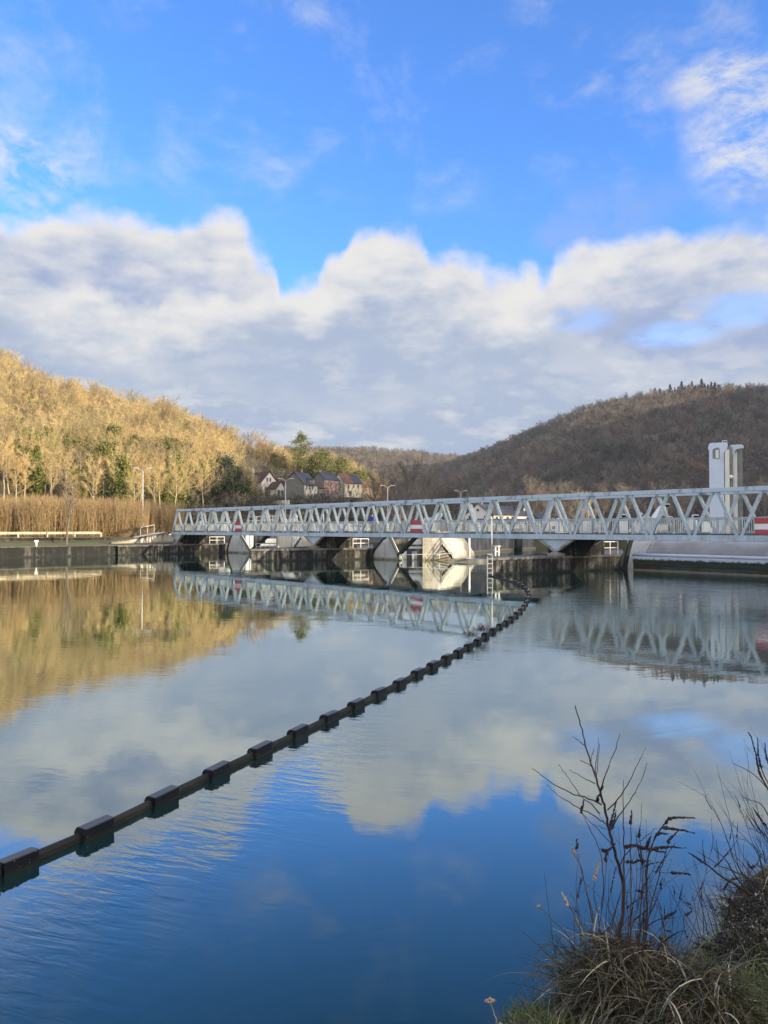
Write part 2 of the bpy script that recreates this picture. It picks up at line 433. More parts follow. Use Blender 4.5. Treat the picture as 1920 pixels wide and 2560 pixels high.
def ground_mat():
    m, k, b = new_mat('ground_earth')
    co = k.new('ShaderNodeTexCoord').outputs['Object']
    n1 = k.noise(co, 0.35, 6, 0.6); n2 = k.noise(co, 6, 6, 0.65)
    c = k.mix(k.ss(n1, 0.35, 0.65), (0.06, 0.058, 0.032), (0.085, 0.075, 0.045))
    c = k.mix(k.m('MULTIPLY', k.ss(n2, 0.4, 0.7), 0.7), c, (0.03, 0.026, 0.016))
    k.put(b.inputs['Base Color'], c); b.inputs['Roughness'].default_value = 0.95
    bn = k.new('ShaderNodeBump'); bn.inputs['Strength'].default_value = 0.7; bn.inputs['Distance'].default_value = 0.05
    k.put(bn.inputs['Height'], n2); k.l.new(bn.outputs[0], b.inputs['Normal'])
    return m
M['ground'] = ground_mat()
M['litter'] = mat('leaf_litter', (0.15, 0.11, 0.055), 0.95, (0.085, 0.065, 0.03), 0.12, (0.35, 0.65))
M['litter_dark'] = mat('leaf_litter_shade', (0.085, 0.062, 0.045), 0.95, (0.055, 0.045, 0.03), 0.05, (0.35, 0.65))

def grid_obj(name, X, Y, Z, m):
    nr, nc = X.shape
    V = np.stack([X.ravel(), Y.ravel(), Z.ravel()], 1)
    i = np.arange(nr - 1)[:, None] * nc + np.arange(nc - 1)[None, :]
    Fc = np.stack([i, i + 1, i + nc + 1, i + nc], -1).reshape(-1, 4)
    return struct(np_obj(name, V, Fc, m, smooth=True))
def build_ground():
    # fine near shore sheet merged into a polar sheet that runs to the horizon
    rr = np.concatenate([np.linspace(0.3, 9, 110), np.geomspace(9.3, 60, 60), np.linspace(60.6, 150, 150), np.geomspace(153, 9000, 40)])
    aa = np.linspace(0, 2 * math.pi, 721)
    A, Rr = np.meshgrid(aa, rr)
    X, Y = Rr * np.sin(A), Rr * np.cos(A)
    Z = ground_z(X, Y)
    Z = np.where((Rr > 400) & (Z < 0), -2.5, Z)
    grid_obj('ground', X, Y, Z, M['ground'])
build_ground()
def build_hill(h, p0, p1, m, d1):
    pxs = np.linspace(p0, p1, 90)
    t = np.linspace(0, 1, 60)
    PX, T = np.meshgrid(pxs, t)
    D0 = ip(PX, h['Db']) - 8
    D = D0 + T * (ip(PX, h['Dr']) + d1 - D0)
    X = (PX - 960) / F * D
    grid_obj('hill', X, D, hill_z(h, PX, D), m)
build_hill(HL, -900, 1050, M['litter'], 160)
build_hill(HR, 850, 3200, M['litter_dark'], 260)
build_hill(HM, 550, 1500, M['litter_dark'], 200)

# the hill of the near bank, to the right and behind the viewer; out of view, its crest shaped to block or pass the low sun
SH = SUN_D; SQ = Vector((-SH.y, SH.x, 0))
NEAR_H = [(-600, 50), (-200, 66), (0, 66), (14, 66), (20, 47), (62, 47), (70, 72), (95, 76), (120, 82), (160, 99), (207, 113), (235, 108), (250, 64), (335, 64), (370, 118), (560, 180), (900, 210), (1300, 230)]  # crest heights set for the shade; dips let sun reach weir and manor
def near_hill_z(a, w):
    H = ip(w, NEAR_H)
    t = np.clip((a - 60) / 160.0, 0, 1)
    z = 1.0 + (H - 1.0) * (t * t * (3 - 2 * t))
    return np.where(a > 220, H + (a - 220) * 0.02, z) - np.where(a < 60, 4, 0)
def build_near_hill():
    a = np.concatenate([np.linspace(50, 230, 40), np.linspace(260, 900, 10)]); w = np.concatenate([np.linspace(-600, -20, 30), np.linspace(-15, 420, 220), np.linspace(430, 1300, 60)])
    A, Wg = np.meshgrid(a, w)
    Z = near_hill_z(A, Wg) + 1.5 * np.sin(A * 0.07) * np.sin(Wg * 0.05)
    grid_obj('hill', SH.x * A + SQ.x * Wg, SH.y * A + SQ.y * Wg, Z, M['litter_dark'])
build_near_hill()

def build_water():
    m, k, b = new_mat('river_water')
    k.n.remove(b)
    out = k.n['Material Output']
    co = k.new('ShaderNodeTexCoord').outputs['Object']
    # wind and current ripples: fine, elongated across the view; a patchy mask makes calm and ruffled areas
    rot = k.mapping(co, (1, 1, 1), rot=(0, 0, R(20)))
    fine = k.noise(k.mapping(rot, (0.9, 3.4, 1)), 2.2, 3, 0.55, 0.4)
    med = k.noise(k.mapping(rot, (0.5, 1.3, 1)), 0.55, 4, 0.5, 0.6)
    swirl = k.noise(k.mapping(co, (1, 1, 1), rot=(0, 0, R(-35))), 0.22, 5, 0.55, 1.6)
    patch = k.noise(k.mapping(co, (0.6, 1.0, 1), rot=(0, 0, R(40))), 0.11, 4, 0.6, 0.8)
    sp = k.new('ShaderNodeSeparateXYZ'); k.l.new(co, sp.inputs[0])
    # the current side (right of the boom) is more ruffled than the still side
    bx = k.m('SUBTRACT', sp.outputs[0], k.m('MULTIPLY_ADD', sp.outputs[1], 0.387, -5.2))
    right = k.ss(bx, -0.3, 0.6)
    wake = k.m('MULTIPLY', right, k.ss(bx, 0.2, 2.2, 1, 0))
    far_r = k.m('MULTIPLY', k.ss(sp.outputs[1], 13, 24), right)
    am = k.m('ADD', k.m('MULTIPLY', k.ss(patch, 0.48, 0.70), 0.45), k.m('ADD', k.m('MULTIPLY', wake, 1.7), k.m('ADD', k.m('ADD', k.m('MULTIPLY', far_r, 0.34), k.m('MULTIPLY', k.m('MULTIPLY', right, k.ss(sp.outputs[1], 20, 30)), 0.55)), 0.05)))
    h = k.m('ADD', k.m('MULTIPLY', k.m('MULTIPLY', fine, am), 0.012), k.m('ADD', k.m('MULTIPLY', k.m('MULTIPLY', med, k.m('ADD', 0.03, am)), 0.020), k.m('MULTIPLY', swirl, 0.013)))
    bn = k.new('ShaderNodeBump'); bn.inputs['Strength'].default_value = 1.0; bn.inputs['Distance'].default_value = 0.36
    k.put(bn.inputs['Height'], h)
    fr = k.new('ShaderNodeLayerWeight'); fr.inputs['Blend'].default_value = 0.5
    k.l.new(bn.outputs[0], fr.inputs['Normal'])
    frf = k.m('MULTIPLY_ADD', k.m('MULTIPLY', k.m('POWER', fr.outputs['Facing'], 2.0), k.ss(fr.outputs['Facing'], 0.22, 0.74)), 0.96, 0.02)
    df = k.new('ShaderNodeBsdfDiffuse')
    k.put(df.inputs['Color'], k.mix(k.ss(patch, 0.3, 0.7), (0.0015, 0.022, 0.023), (0.002, 0.026, 0.026)))
    gl = k.new('ShaderNodeBsdfGlossy'); gl.inputs['Roughness'].default_value = 0.012
    k.put(gl.inputs['Color'], (0.92, 0.98, 0.95)); k.l.new(bn.outputs[0], gl.inputs['Normal'])
    mx = k.new('ShaderNodeMixShader')
    k.l.new(frf, mx.inputs[0]); k.l.new(df.outputs[0], mx.inputs[1]); k.l.new(gl.outputs[0], mx.inputs[2])
    k.l.new(mx.outputs[0], out.inputs['Surface'])
    V = [(-700, -600, 0), (600, -600, 0), (600, 700, 0), (-700, 700, 0)]
    struct(np_obj('river', V, [(0, 1, 2, 3)], m))
build_water()
# ------------------------------------------------------------------ footbridge
S3 = Vector((12.2, 54.5, 0)); S1 = Vector((-25.985, 96.926, 0))
BU = (S1 - S3).normalized()                 # along the bridge, towards the far bank
BN = Vector((-BU.y, BU.x, 0)); BN = BN if BN.y > 0 else -BN      # across, away from the viewer
PAN = 2.854; ZB, ZT = 2.07, 5.24; BW = 3.55
SC = 0.915                                  # scale that puts the bridge over the pier fronts and its mirror image where the photo has it
def bp(s, w=0.0, z=None):
    p = (S3 + BU * s + BN * w) * SC
    return p if z is None else p + Vector((0, 0, CH + (z - CH) * SC))
BR_Z = math.atan2(BU.y, BU.x)
def build_bridge():
    org = bp(0)
    root = thing('footbridge', 'long pale grey-blue steel truss footbridge crossing the weir', 'bridge', org)
    L = lambda s, w, z: bp(s, w, z) - org
    s0, s1 = -30.0, 58.5
    nodes = [PAN * (k + 0.5) for k in range(-11, 21)]          # bottom nodes
    tops = [PAN * k for k in range(-10, 21)]                   # top nodes
    diag = []
    for w in (0.0, BW):
        MB().bar(L(s0, w, ZT - 0.12), L(tops[-1] + 0.12, w, ZT - 0.12), 0.26, 0.24).build('top_chord', M['paint_dark'], root, 0.015)
        c = MB().bar(L(s0, w, ZB + 0.165), L(s1, w, ZB + 0.165), 0.24, 0.33)
        c.bar(L(s0, w - 0.03 if w == 0 else w + 0.03, ZB + 0.012), L(s1, w - 0.03 if w == 0 else w + 0.03, ZB + 0.012), 0.26, 0.03)
        c.build('bottom_chord', M['paint'], root, 0.012)
        for n in nodes:
            for sg in (-1, 1):
                t = n + sg * PAN / 2
                if t < tops[0] - 0.1 or t > tops[-1] + 0.1: continue
                a, b = L(n + sg * 0.11, w, ZB + 0.25), L(t - sg * 0.13, w, ZT - 0.2)
                diag.append((n, w, a, b))
    diag.sort(key=lambda d: -d[0])
    vis = [d for d in diag if d[0] > -16.2]
    rest = [d for d in diag if d[0] <= -16.2]
    if len(vis) > 99: rest += vis[99:]; vis = vis[:99]
    def dbar(mb, a, b):
        # I-section: web plate with two flanges
        d = (b - a).normalized(); out = BN; inpl = d.cross(out).normalized()
        mb.bar(a, b, 0.022, 0.13, side=BN)
        for sg in (-1, 1):
            mb.bar(a + BN * sg * 0.075, b + BN * sg * 0.075, 0.02, 0.16, side=BN)
    for n, w, a, b in vis:
        mb = MB(); dbar(mb, a, b); mb.build('diagonal', M['paint'], root)
    mb = MB()
    for n, w, a, b in rest: dbar(mb, a, b)
    stuff(mb.build('diagonal', M['paint'], root))
    # V-shaped bearings over the piers
    for s in (-28.54, 0.0, 28.54, 57.08):
        for w in (0.0, BW):
            h = PAN / 2; zl = 1.128
            mb = MB().prism([L(s - h + .1, w - .02, ZB), L(s + h - .1, w - .02, ZB), L(s, w - .02, zl + .12)], BN * 0.04)
            mb.build('bearing_plate', M['paint'], root)
            mb = MB()
            mb.bar(L(s - h, w, ZB - .02), L(s - .02, w, zl + .05), 0.28, 0.13, side=BN)
            mb.bar(L(s + h, w, ZB - .02), L(s + .02, w, zl + .05), 0.28, 0.13, side=BN)
            mb.box(L(s, w, zl - .03), (0.5, 0.5, 0.10), BR_Z)
            mb.box(L(s, w, zl - .17), (0.8, 0.8, 0.22), BR_Z)
            mb.build('bearing_frame', M['rust'], root)
    # deck and cross beams
    mb = MB().bar(L(s0, BW / 2, 2.455), L(s1, BW / 2, 2.455), BW - 0.26, 0.06)
    mb.build('deck', M['deck'], root)
    mb = MB()
    for n in nodes: mb.bar(L(n, 0.13, 2.30), L(n, BW - 0.13, 2.30), 0.12, 0.24)
    mb.build('cross_beam', M['steel_dark'], root)
    # railings, one panel per bay on both sides
    for w in (0.34, BW - 0.34):
        for i in range(len(nodes) - 1):
            a, b = nodes[i], nodes[i + 1]
            mb = MB()
            mb.bar(L(a, w, 3.475), L(b, w, 3.475), 0.055, 0.045)
            mb.bar(L(a, w, 2.58), L(b, w, 2.58), 0.03, 0.03)
            mb.bar(L(a, w, 3.38), L(b, w, 3.38), 0.03, 0.03)
            mb.bar(L(a, w, 2.48), L(a, w, 3.46), 0.06, 0.05)
            mb.bar(L((a + b) / 2, w, 2.48), L((a + b) / 2, w, 3.46), 0.05, 0.04)
            for j in range(1, 21):
                s = a + (b - a) * j / 21
                if abs(s - (a + b) / 2) > 0.03: mb.bar(L(s, w, 2.595), L(s, w, 3.365), 0.022, 0.022)
            mb.build('railing', M['rail'], root)
    return root
build_bridge()

# red and white boards hung on the near railing
def board(s0, s1, zb, zt, label):
    c = bp((s0 + s1) / 2, 0.24)
    t = thing('navigation_sign', label, 'sign', c, 0, 'no-entry boards on the footbridge')
    h = (zt - zb) / 3; wd = abs(s1 - s0)
    for i, (nm, mm) in enumerate((('red_band', 'sign_red'), ('white_band', 'sign_white'), ('red_band', 'sign_red'))):
        MB().bar(bp(s0, .24, zb + h * (i + .5)) - c, bp(s1, .24, zb + h * (i + .5)) - c, 0.03, h * 0.996).build(nm, M[mm], t)
    mb = MB()
    for s in (s0 + (s1 - s0) * .2, s0 + (s1 - s0) * .8): mb.bar(bp(s, .285, zb) - c, bp(s, .285, zt + .02) - c, 0.05, 0.05)
    mb.build('bracket', M['rail'], t)
def s_at(px, w=0.24):
    """distance along the bridge of a photo column"""
    k = (px - 960) / F; b = S3 + BN * w
    return (k * b.y - b.x) / (BU.x - k * BU.y)
board(s_at(606), s_at(588.5), 2.50, 3.55, 'red and white striped board on the railing, smallest and nearest the far bank')
board(s_at(1056), s_at(1026), 2.42, 3.52, 'faded red and white striped board near the middle of the bridge railing')
board(s_at(1964), s_at(1886.5), 2.42, 3.42, 'large red and white striped board at the right edge of the footbridge')

# ------------------------------------------------------------------ people on the bridge
def skin_obj(name, nodes, edges, m, parent, root=0, sub=2):
    me = bpy.data.meshes.new(name)
    me.from_pydata([n[0] for n in nodes], edges, [])
    o = bpy.data.objects.new(name, me); COL.objects.link(o); o.parent = parent
    me.materials.append(m)
    o.modifiers.new('skin', 'SKIN'); s = o.modifiers.new('sub', 'SUBSURF'); s.levels = s.render_levels = sub
    for i, n in enumerate(nodes):
        r = n[1]; r = r if isinstance(r, tuple) else (r, r)
        me.skin_vertices[0].data[i].radius = r
        me.skin_vertices[0].data[i].use_root = (i == root)
    return o
M['skin'] = mat('skin', (0.45, 0.28, 0.20), 0.6)
M['hair'] = mat('dark_hair', (0.035, 0.025, 0.02), 0.7)
M['jacket_blue'] = mat('blue_jacket', (0.015, 0.05, 0.36), 0.7, (0.012, 0.035, 0.24), 8)
M['jacket_pale'] = mat('pale_jacket', (0.42, 0.52, 0.60), 0.7, (0.34, 0.42, 0.5), 8)
M['trousers'] = mat('dark_trousers', (0.03, 0.035, 0.05), 0.8)
M['shoe'] = mat('shoe', (0.03, 0.03, 0.03), 0.5)
def person(loc, rz, label, jacket, lean=0.0, scale=1.0, cap=False):
    t = thing('person', label, 'person', loc, rz); t.scale = (scale,) * 3
    ly = -lean
    # one continuous body: pelvis root, spine, neck, head, arms with hands, legs with feet; faces -Y
    nd = [((0, 0, .95), (.15, .11)), ((0, ly * .3, 1.12), (.14, .10)), ((0, ly * .7, 1.32), (.17, .11)), ((0, ly, 1.44), (.12, .08)), ((0, ly * 1.1, 1.52), .052), ((0, ly * 1.15 - .015, 1.60), (.075, .085)), ((0, ly * 1.2 - .01, 1.69), (.075, .09)), ((0, ly * 1.2, 1.755), (.045, .055))]
    ed = [(i, i + 1) for i in range(7)]
    def chain(start, pts):
        p = start
        for q in pts: nd.append(q); ed.append((p, len(nd) - 1)); p = len(nd) - 1
        return p
    for sx in (-1, 1):
        wr = chain(3, [((sx * .17, ly, 1.42), .06), ((sx * .24, ly * .8 - .02, 1.18), .047), ((sx * .20, ly * .8 - .24, 1.07), .036), ((sx * .19, ly * .8 - .30, 1.06), (.036, .018))])
        for i, (dx, ln) in enumerate(((-.03, .062), (-.01, .07), (.01, .066), (.03, .05))):
            chain(wr, [((sx * .19 + dx, ly * .8 - .335, 1.055), .009), ((sx * .19 + dx, ly * .8 - .335 - ln * .55, 1.04), .008), ((sx * .19 + dx, ly * .8 - .34 - ln * .6, 1.01), .007)])
        chain(wr, [((sx * .19 - sx * .045, ly * .8 - .32, 1.045), .009), ((sx * .19 - sx * .06, ly * .8 - .35, 1.025), .008)])
        chain(0, [((sx * .10, 0, .86), .085), ((sx * .11, -.02, .48), .058), ((sx * .11, .02, .10), .04), ((sx * .115, -.06, .035), (.04, .03)), ((sx * .12, -.14, .025), (.038, .02))])
    skin_obj('body', nd, ed, M['skin'], t)
    # clothing follows the body
    jk = [((0, 0, .86), (.30, .21)), ((0, ly * .3, 1.12), (.29, .21)), ((0, ly * .7, 1.32), (.31, .21)), ((0, ly, 1.47), (.20, .14))]; je = [(0, 1), (1, 2), (2, 3)]
    for sx in (-1, 1):
        i = len(jk)
        jk += [((sx * .19, ly, 1.42), .11), ((sx * .27, ly * .8 - .02, 1.18), .085), ((sx * .20, ly * .8 - .22, 1.075), .062)]
        je += [(3, i), (i, i + 1), (i + 1, i + 2)]
    skin_obj('jacket', jk, je, M[jacket], t)
    tr = [((0, 0, .92), (.20, .15))]; te = []
    for sx in (-1, 1):
        i = len(tr)
        tr += [((sx * .10, 0, .84), .13), ((sx * .11, -.02, .48), .095), ((sx * .11, .02, .09), .07)]
        te += [(0, i), (i, i + 1), (i + 1, i + 2)]
    skin_obj('trousers', tr, te, M['trousers'], t)
    mb = MB()
    for sx in (-1, 1): mb.loft([[Vector((sx * .115 + x * (1 - abs(k - .4) * .5), -.17 + k * .27, z)) for x, z in ((-.05, 0), (.05, 0), (.045, .07), (-.045, .07))] for k in (0, .3, .7, 1)])
    mb.build('shoes', M['shoe'], t, 0.012)
    hy = ly * 1.2
    mb = MB().ball((0, hy + .012, 1.70), (.092, .105, .095), 14, 8)
    h = mb.build('cap' if cap else 'hair', M['hair'], t, smooth=True)
    mb = MB()
    for sx in (-1, 1):
        mb.ball((sx * .03, hy - .095, 1.655), (.011, .006, .008), 8, 5, 0)
        mb.ball((sx * .083, hy - .005, 1.64), (.012, .022, .032), 8, 5, 1)
    mb.ball((0, hy - .108, 1.63), (.014, .02, .024), 8, 5, 1); mb.ball((0, hy - .093, 1.585), (.024, .008, .006), 8, 5, 2)
    mb.build('face', [M['black'], M['skin'], M['sign_red']], t, smooth=True)
    return t
pb = bp(s_at(929, 2.9), 2.9, 2.487)
person(pb, R(60), 'person in a bright blue jacket and dark trousers standing on the footbridge', 'jacket_blue', 0.05, 0.93)
pb = bp(s_at(502.5, 3.0), 3.0, 2.487)
person(pb, R(200), 'person in a dark cap and pale jacket at the far-bank end of the footbridge', 'jacket_pale', 0.14, 0.80, True)

# ------------------------------------------------------------------ piers and gates of the weir
def pier(label, xl, yl, xr, yr, width=6.0, ztop=1.05, nose=True):
    """front face runs from photo point (xl, yl) to (xr, yr) on the waterline, body goes away from the viewer"""
    a, b = PZ(xl, yl, 0), PZ(xr, yr, 0)
    d = (b - a).normalized(); n = Vector((-d.y, d.x, 0))
    t = thing('weir_pier', label, 'pier', a)
    ray = lambda p: Vector((p.x, p.y, 0)).normalized()
    on = lambda f: a + (b - a) * f
    q = [Vector((0, 0, 0)), b - a, b - a + ray(b) * width]
    if nose: q += [on(f) - a + ray(on(f)) * (width * w) for f, w in ((.5, .82), (.28, .33), (0, .13))]
    else: q.append(ray(a) * width)
    MB().prism([p + Vector((0, 0, -2)) for p in q], (0, 0, ztop + 2 - 0.16)).build('wall', M['pier'], t, 0.04)
    c = sum(q, Vector()) / len(q)
    qq = [c + (p - c) * 1.012 for p in q]
    MB().prism([p + Vector((0, 0, ztop - 0.158)) for p in qq], (0, 0, 0.16)).build('coping', M['pier_cap'], t, 0.03)
    return t, a, b, d, n
p1 = pier('dark stained concrete abutment block on the far bank under the bridge end', 295, 1388.5, 568, 1381, 15.5, nose=False)
p2 = pier('dark stained concrete pier under the middle of the footbridge', 628, 1404, 931, 1398, 15.0)
p3 = pier('nearest dark concrete pier with white drip stains, ladder at its nose', 1222, 1439, 1556, 1424, 13.5)
for pr_, s_ in ((p1, 57.08), (p2, 28.54), (p3, 0.0)):
    o_ = bp(s_ + .3, 2.9); zt = CH + (ZB - .02 - CH) * SC
    MB().box(Vector((o_.x, o_.y, (1.0 + zt) / 2)) - Vector(pr_[0].location), (2.2, 3.4, zt - 1.0), BR_Z).build('support_wall', M['pier'], pr_[0], .03)
# pale drip stains and slots on the pier fronts are part of the weathered material; steel ladders and frames are objects
def at(pr, s, w, z): return pr[1] + pr[3] * s + pr[4] * w + Vector((0, 0, z))

def ladder(pr, s, label):
    t = thing('ladder', label, 'ladder', at(pr, s, -0.12, 0))
    mb = MB()
    for k in (-.2, .2): mb.bar(pr[3] * k + Vector((0, 0, -.6)), pr[3] * k + Vector((0, 0, 1.15)), .05, .04)
    mb.build('rail', M['rail'], t)
    mb = MB()
    for i in range(7): mb.bar(pr[3] * -.2 + Vector((0, 0, -.4 + i * .28)), pr[3] * .2 + Vector((0, 0, -.4 + i * .28)), .035, .035)
    mb.build('rung', M['rail'], t)
ladder(p3, -0.02, 'white steel ladder hanging down the nose of the nearest pier')

def frame_rail(pr, s0, s1, w, z0, z1, label, posts=3):
    o = at(pr, s0, w, z0)
    t = thing('guard_rail', label, 'railing', o, 0, 'white pipe railings on the piers')
    ln = s1 - s0; mb = MB()
    for i in range(posts): mb.bar(pr[3] * (ln * i / (posts - 1)), pr[3] * (ln * i / (posts - 1)) + Vector((0, 0, z1 - z0)), .06, .06)
    mb.build('post', M['white'], t)
    mb = MB()
    for z in (.52, 1.0): mb.bar(Vector((0, 0, (z1 - z0) * z)), pr[3] * ln + Vector((0, 0, (z1 - z0) * z)), .05, .05)
    mb.build('bar', M['white'], t)
def s_pier(pr, px):
    k = (px - 960) / F; a, d = pr[1], pr[3]
    return (k * a.y - a.x) / (d.x - k * d.y)
frame_rail(p1, s_pier(p1, 528), s_pier(p1, 565), 0.3, 1.05, 1.85, 'white pipe railing on the far abutment beside the white gate plate')
frame_rail(p2, s_pier(p2, 886), s_pier(p2, 925), 0.3, 1.05, 1.88, 'white pipe railing on the middle pier beside the white gate plate')
frame_rail(p3, s_pier(p3, 1514), s_pier(p3, 1553), 0.3, 1.05, 1.92, 'white pipe railing on the nearest pier beside the big gate')

def pole(name, loc, h, r, label, group=None, cap=0.0, mm='white', cat='pole', base=None):
    t = thing(name, label, cat, loc, 0, group)
    MB().tube([(0, 0, 0), (0, 0, h)], [r, r * .85], 8).build('shaft', M[mm], t, smooth=True)
    MB().box((0, 0, .04), (r * 5, r * 5, .08)).build('foot', M['rail'], t)
    if cap: MB().box((0, 0, h + cap / 2), (cap * 2.2, cap * 1.4, cap)).build('head', M[mm], t, 0.01)
    return t
pole('marker_pole', PZ(1231, 1391, 1.05) + Vector((0, .3, 0)), 2.35, 0.045, 'tall pale pole with a small head standing on the nose of the nearest pier', cap=.07, mm='lamp_grey')
tb = PZ(1237, 1391, 1.05) + Vector((0.12, .5, 0))
t = thing('mooring_post', 'short white steel post frame beside the pole on the nearest pier', 'post', tb)
MB().box((0, 0, .3), (.09, .09, .6)).box((.22, 0, .3), (.09, .09, .6)).build('leg', M['white'], t)
MB().box((.11, 0, .64), (.44, .2, .06)).build('cap', M['white'], t); MB().box((.11, 0, .3), (.2, .05, .06)).build('cross_bar', M['white'], t)
pole('marker_pole', Vector((PZ(1173, 1397, 0.3).x, PZ(1173, 1397, 0.3).y, 0.3)), 2.0, 0.10, 'thick white pole standing on the low slab between the two piers')

# white sluice plates beside the piers, with a dark strut leaning against each
def gate_plate(px0, px1, ywl, topl, topr, label, hole):
    a, b = PZ(px0, ywl[0], 0), PZ(px1, ywl[1], 0)
    d = (b - a); L = d.length; d.normalize(); n = Vector((-d.y, d.x, 0))
    if n.y < 0: n = -n
    t = thing('sluice_plate', label, 'gate plate', a, 0, 'white gate plates')
    zt = 2.12
    pts = [(0, -1.2), (L, -1.2), (L, 0.05)]
    pts += [(L * topr, zt), (L * topl, zt)]
    for i in (4, 3, 2, 1): pts.append((L * topl * (i / 5) ** 1.7, zt * i / 5))
    MB().prism([d * x + Vector((0, 0, z)) for x, z in pts], n * .25).build('plate', M['white_worn'], t, 0.02)
    mb = MB()
    mb.bar(d * (L + .02) - n * .02 + Vector((0, 0, 0.0)), d * (L * topr + .02) - n * .02 + Vector((0, 0, zt)), .30, .07, side=n)
    mb.build('edge_seal', M['steel_dark'], t)
    mb = MB(); pl = [d * x + Vector((0, 0, z)) for x, z in [(0, 0)] + pts[:4:-1][:0] + [pts[8], pts[7], pts[6], pts[5], pts[4]]]
    for i in range(len(pl) - 1): mb.bar(pl[i] - d * .12 + n * .1, pl[i + 1] - d * .12 + n * .1, .34, .2, side=n)
    mb.build('guide_rail', M['steel_dark'], t)
    if hole:
        c = d * L * hole[0] + Vector((0, 0, hole[1]))
        MB().tube([c - n * .05, c + n * .05], .22, 16).build('round_hatch', M['white'], t)
    MB().bar(d * 0.1 - n * .08 + Vector((0, 0, .06)), d * L * .42 - n * .02 + Vector((0, 0, .05)), .12, .12).build('foot_beam', M['rust'], t)
    return a, b, d, n, L
g1 = gate_plate(570, 629, (1381.5, 1383.5), .20, .53, 'white steel gate plate between the far abutment and the middle pier', None)
g2 = gate_plate(931, 1002, (1397.5, 1400.5), .55, .62, 'white steel gate plate with a round hatch right of the middle pier', (.42, 1.65))
def strut(pa, pb, label):
    t = tag(MB().bar(pa, pb, .3, .24).build('gate_strut', M['steel_dark']), label, 'strut', 'dark struts of the sluice gates')
strut(P(628, 1376, 86), P(672, 1338, 80), 'dark steel strut sloping up from the left end of the middle pier')
strut(P(996, 1389, 69), P(1042, 1340, 64), 'dark steel strut sloping up left of the pale concrete block')

# big roller gate between the nearest pier and the near bank
def roller_gate():
    a = PZ(1572, 1424, 0); b = a + Vector((.60, -.80, 0)).normalized() * 23.0
    b = PZ(1920, 1440.5, 0); d = (b - a).normalized(); b = a + d * 25
    n = Vector((-d.y, d.x, 0)); n = n if n.y > 0 else -n
    t = thing('roller_gate', 'huge dark curved weir gate with a pale lip and green algae below', 'weir gate', a)
    zl = 1.13
    # upright face: gently bulged sheet
    prof = [(-.0, -1.6), (-.05, -.2), (-.02, .3), (-.10, .7), (-.04, zl - .22), (.03, zl - .1), (.35, zl - .06), (.35, -1.6)]
    MB().loft([[d * s + n * w + Vector((0, 0, z)) for w, z in prof] for s in np.linspace(.35, 25, 14)]).build('face', M['algae'], t, 0.03)
    MB().loft([[d * s + n * (.14 + .20 * math.cos(q)) + Vector((0, 0, zl - .12 + .13 * math.sin(q))) for q in np.linspace(0, 2 * math.pi, 12, endpoint=False)] for s in np.linspace(.3, 25, 10)]).build('lip', M['lip'], t, smooth=True)
    # drum: curved shell behind the lip
    th = np.linspace(math.pi * 1.02, math.pi * .35, 14)
    cr = 1.75
    shell = [(1.95 + cr * math.cos(q), .32 + cr * math.sin(q) ) for q in th]
    prof2 = shell + [(3.1, -1.0), (.4, -1.0)]
    MB().loft([[d * s + n * w + Vector((0, 0, z)) for w, z in prof2] for s in np.linspace(1.2, 25, 12)]).build('drum', M['drum'], t)
    ring = [(1.95 + (cr + .05) * math.cos(q), .32 + (cr + .05) * math.sin(q)) for q in th]
    MB().loft([[d * s + n * w + Vector((0, 0, z)) for w, z in ring + [(w * .98 + .04, z - .12) for w, z in ring[::-1]]] for s in (1.1, 1.22)]).build('end_ring', M['rust'], t)
    MB().box(d * 19.3 + n * .42 + Vector((0, 0, zl + .06)), (2.3, .3, .16), math.atan2(d.y, d.x)).build('hatch', M['lip'], t, .03)
    MB().bar(d * 20.9 + n * .4 + Vector((0, 0, zl)), d * 21.1 + n * .5 + Vector((0, 0, zl + .5)), .12, .1).build('fin', M['lip'], t)
    # rough pale side wall the gate closes against
    t2 = thing('side_wall', 'rough pale concrete side wall between the nearest pier and the drum gate', 'wall', a + n * 2.3 + d * .5)
    MB().box(Vector((0, 0, 0.2)), (4.0, .4, 4.1), math.atan2(d.y, d.x)).build('wall', M['rough_white'], t2, .03)
    mb = MB(); pl = [(-.25 + .6 * k ** 1.5 , -.2 + 2.4 * k) for k in np.linspace(0, 1, 7)]
    for i in range(6):
        mb.bar(d * (pl[i][0] + .25) + n * -.5 + Vector((0, 0, pl[i][1])), d * (pl[i + 1][0] + .25) + n * -.5 + Vector((0, 0, pl[i + 1][1])), .4, .12, side=n)
    o = mb.build('gate_guide', M['steel_dark']); o.location = a + n * .3 - d * .2
    tag(o, 'dark curved steel guide at the left end of the drum gate', 'gate guide')
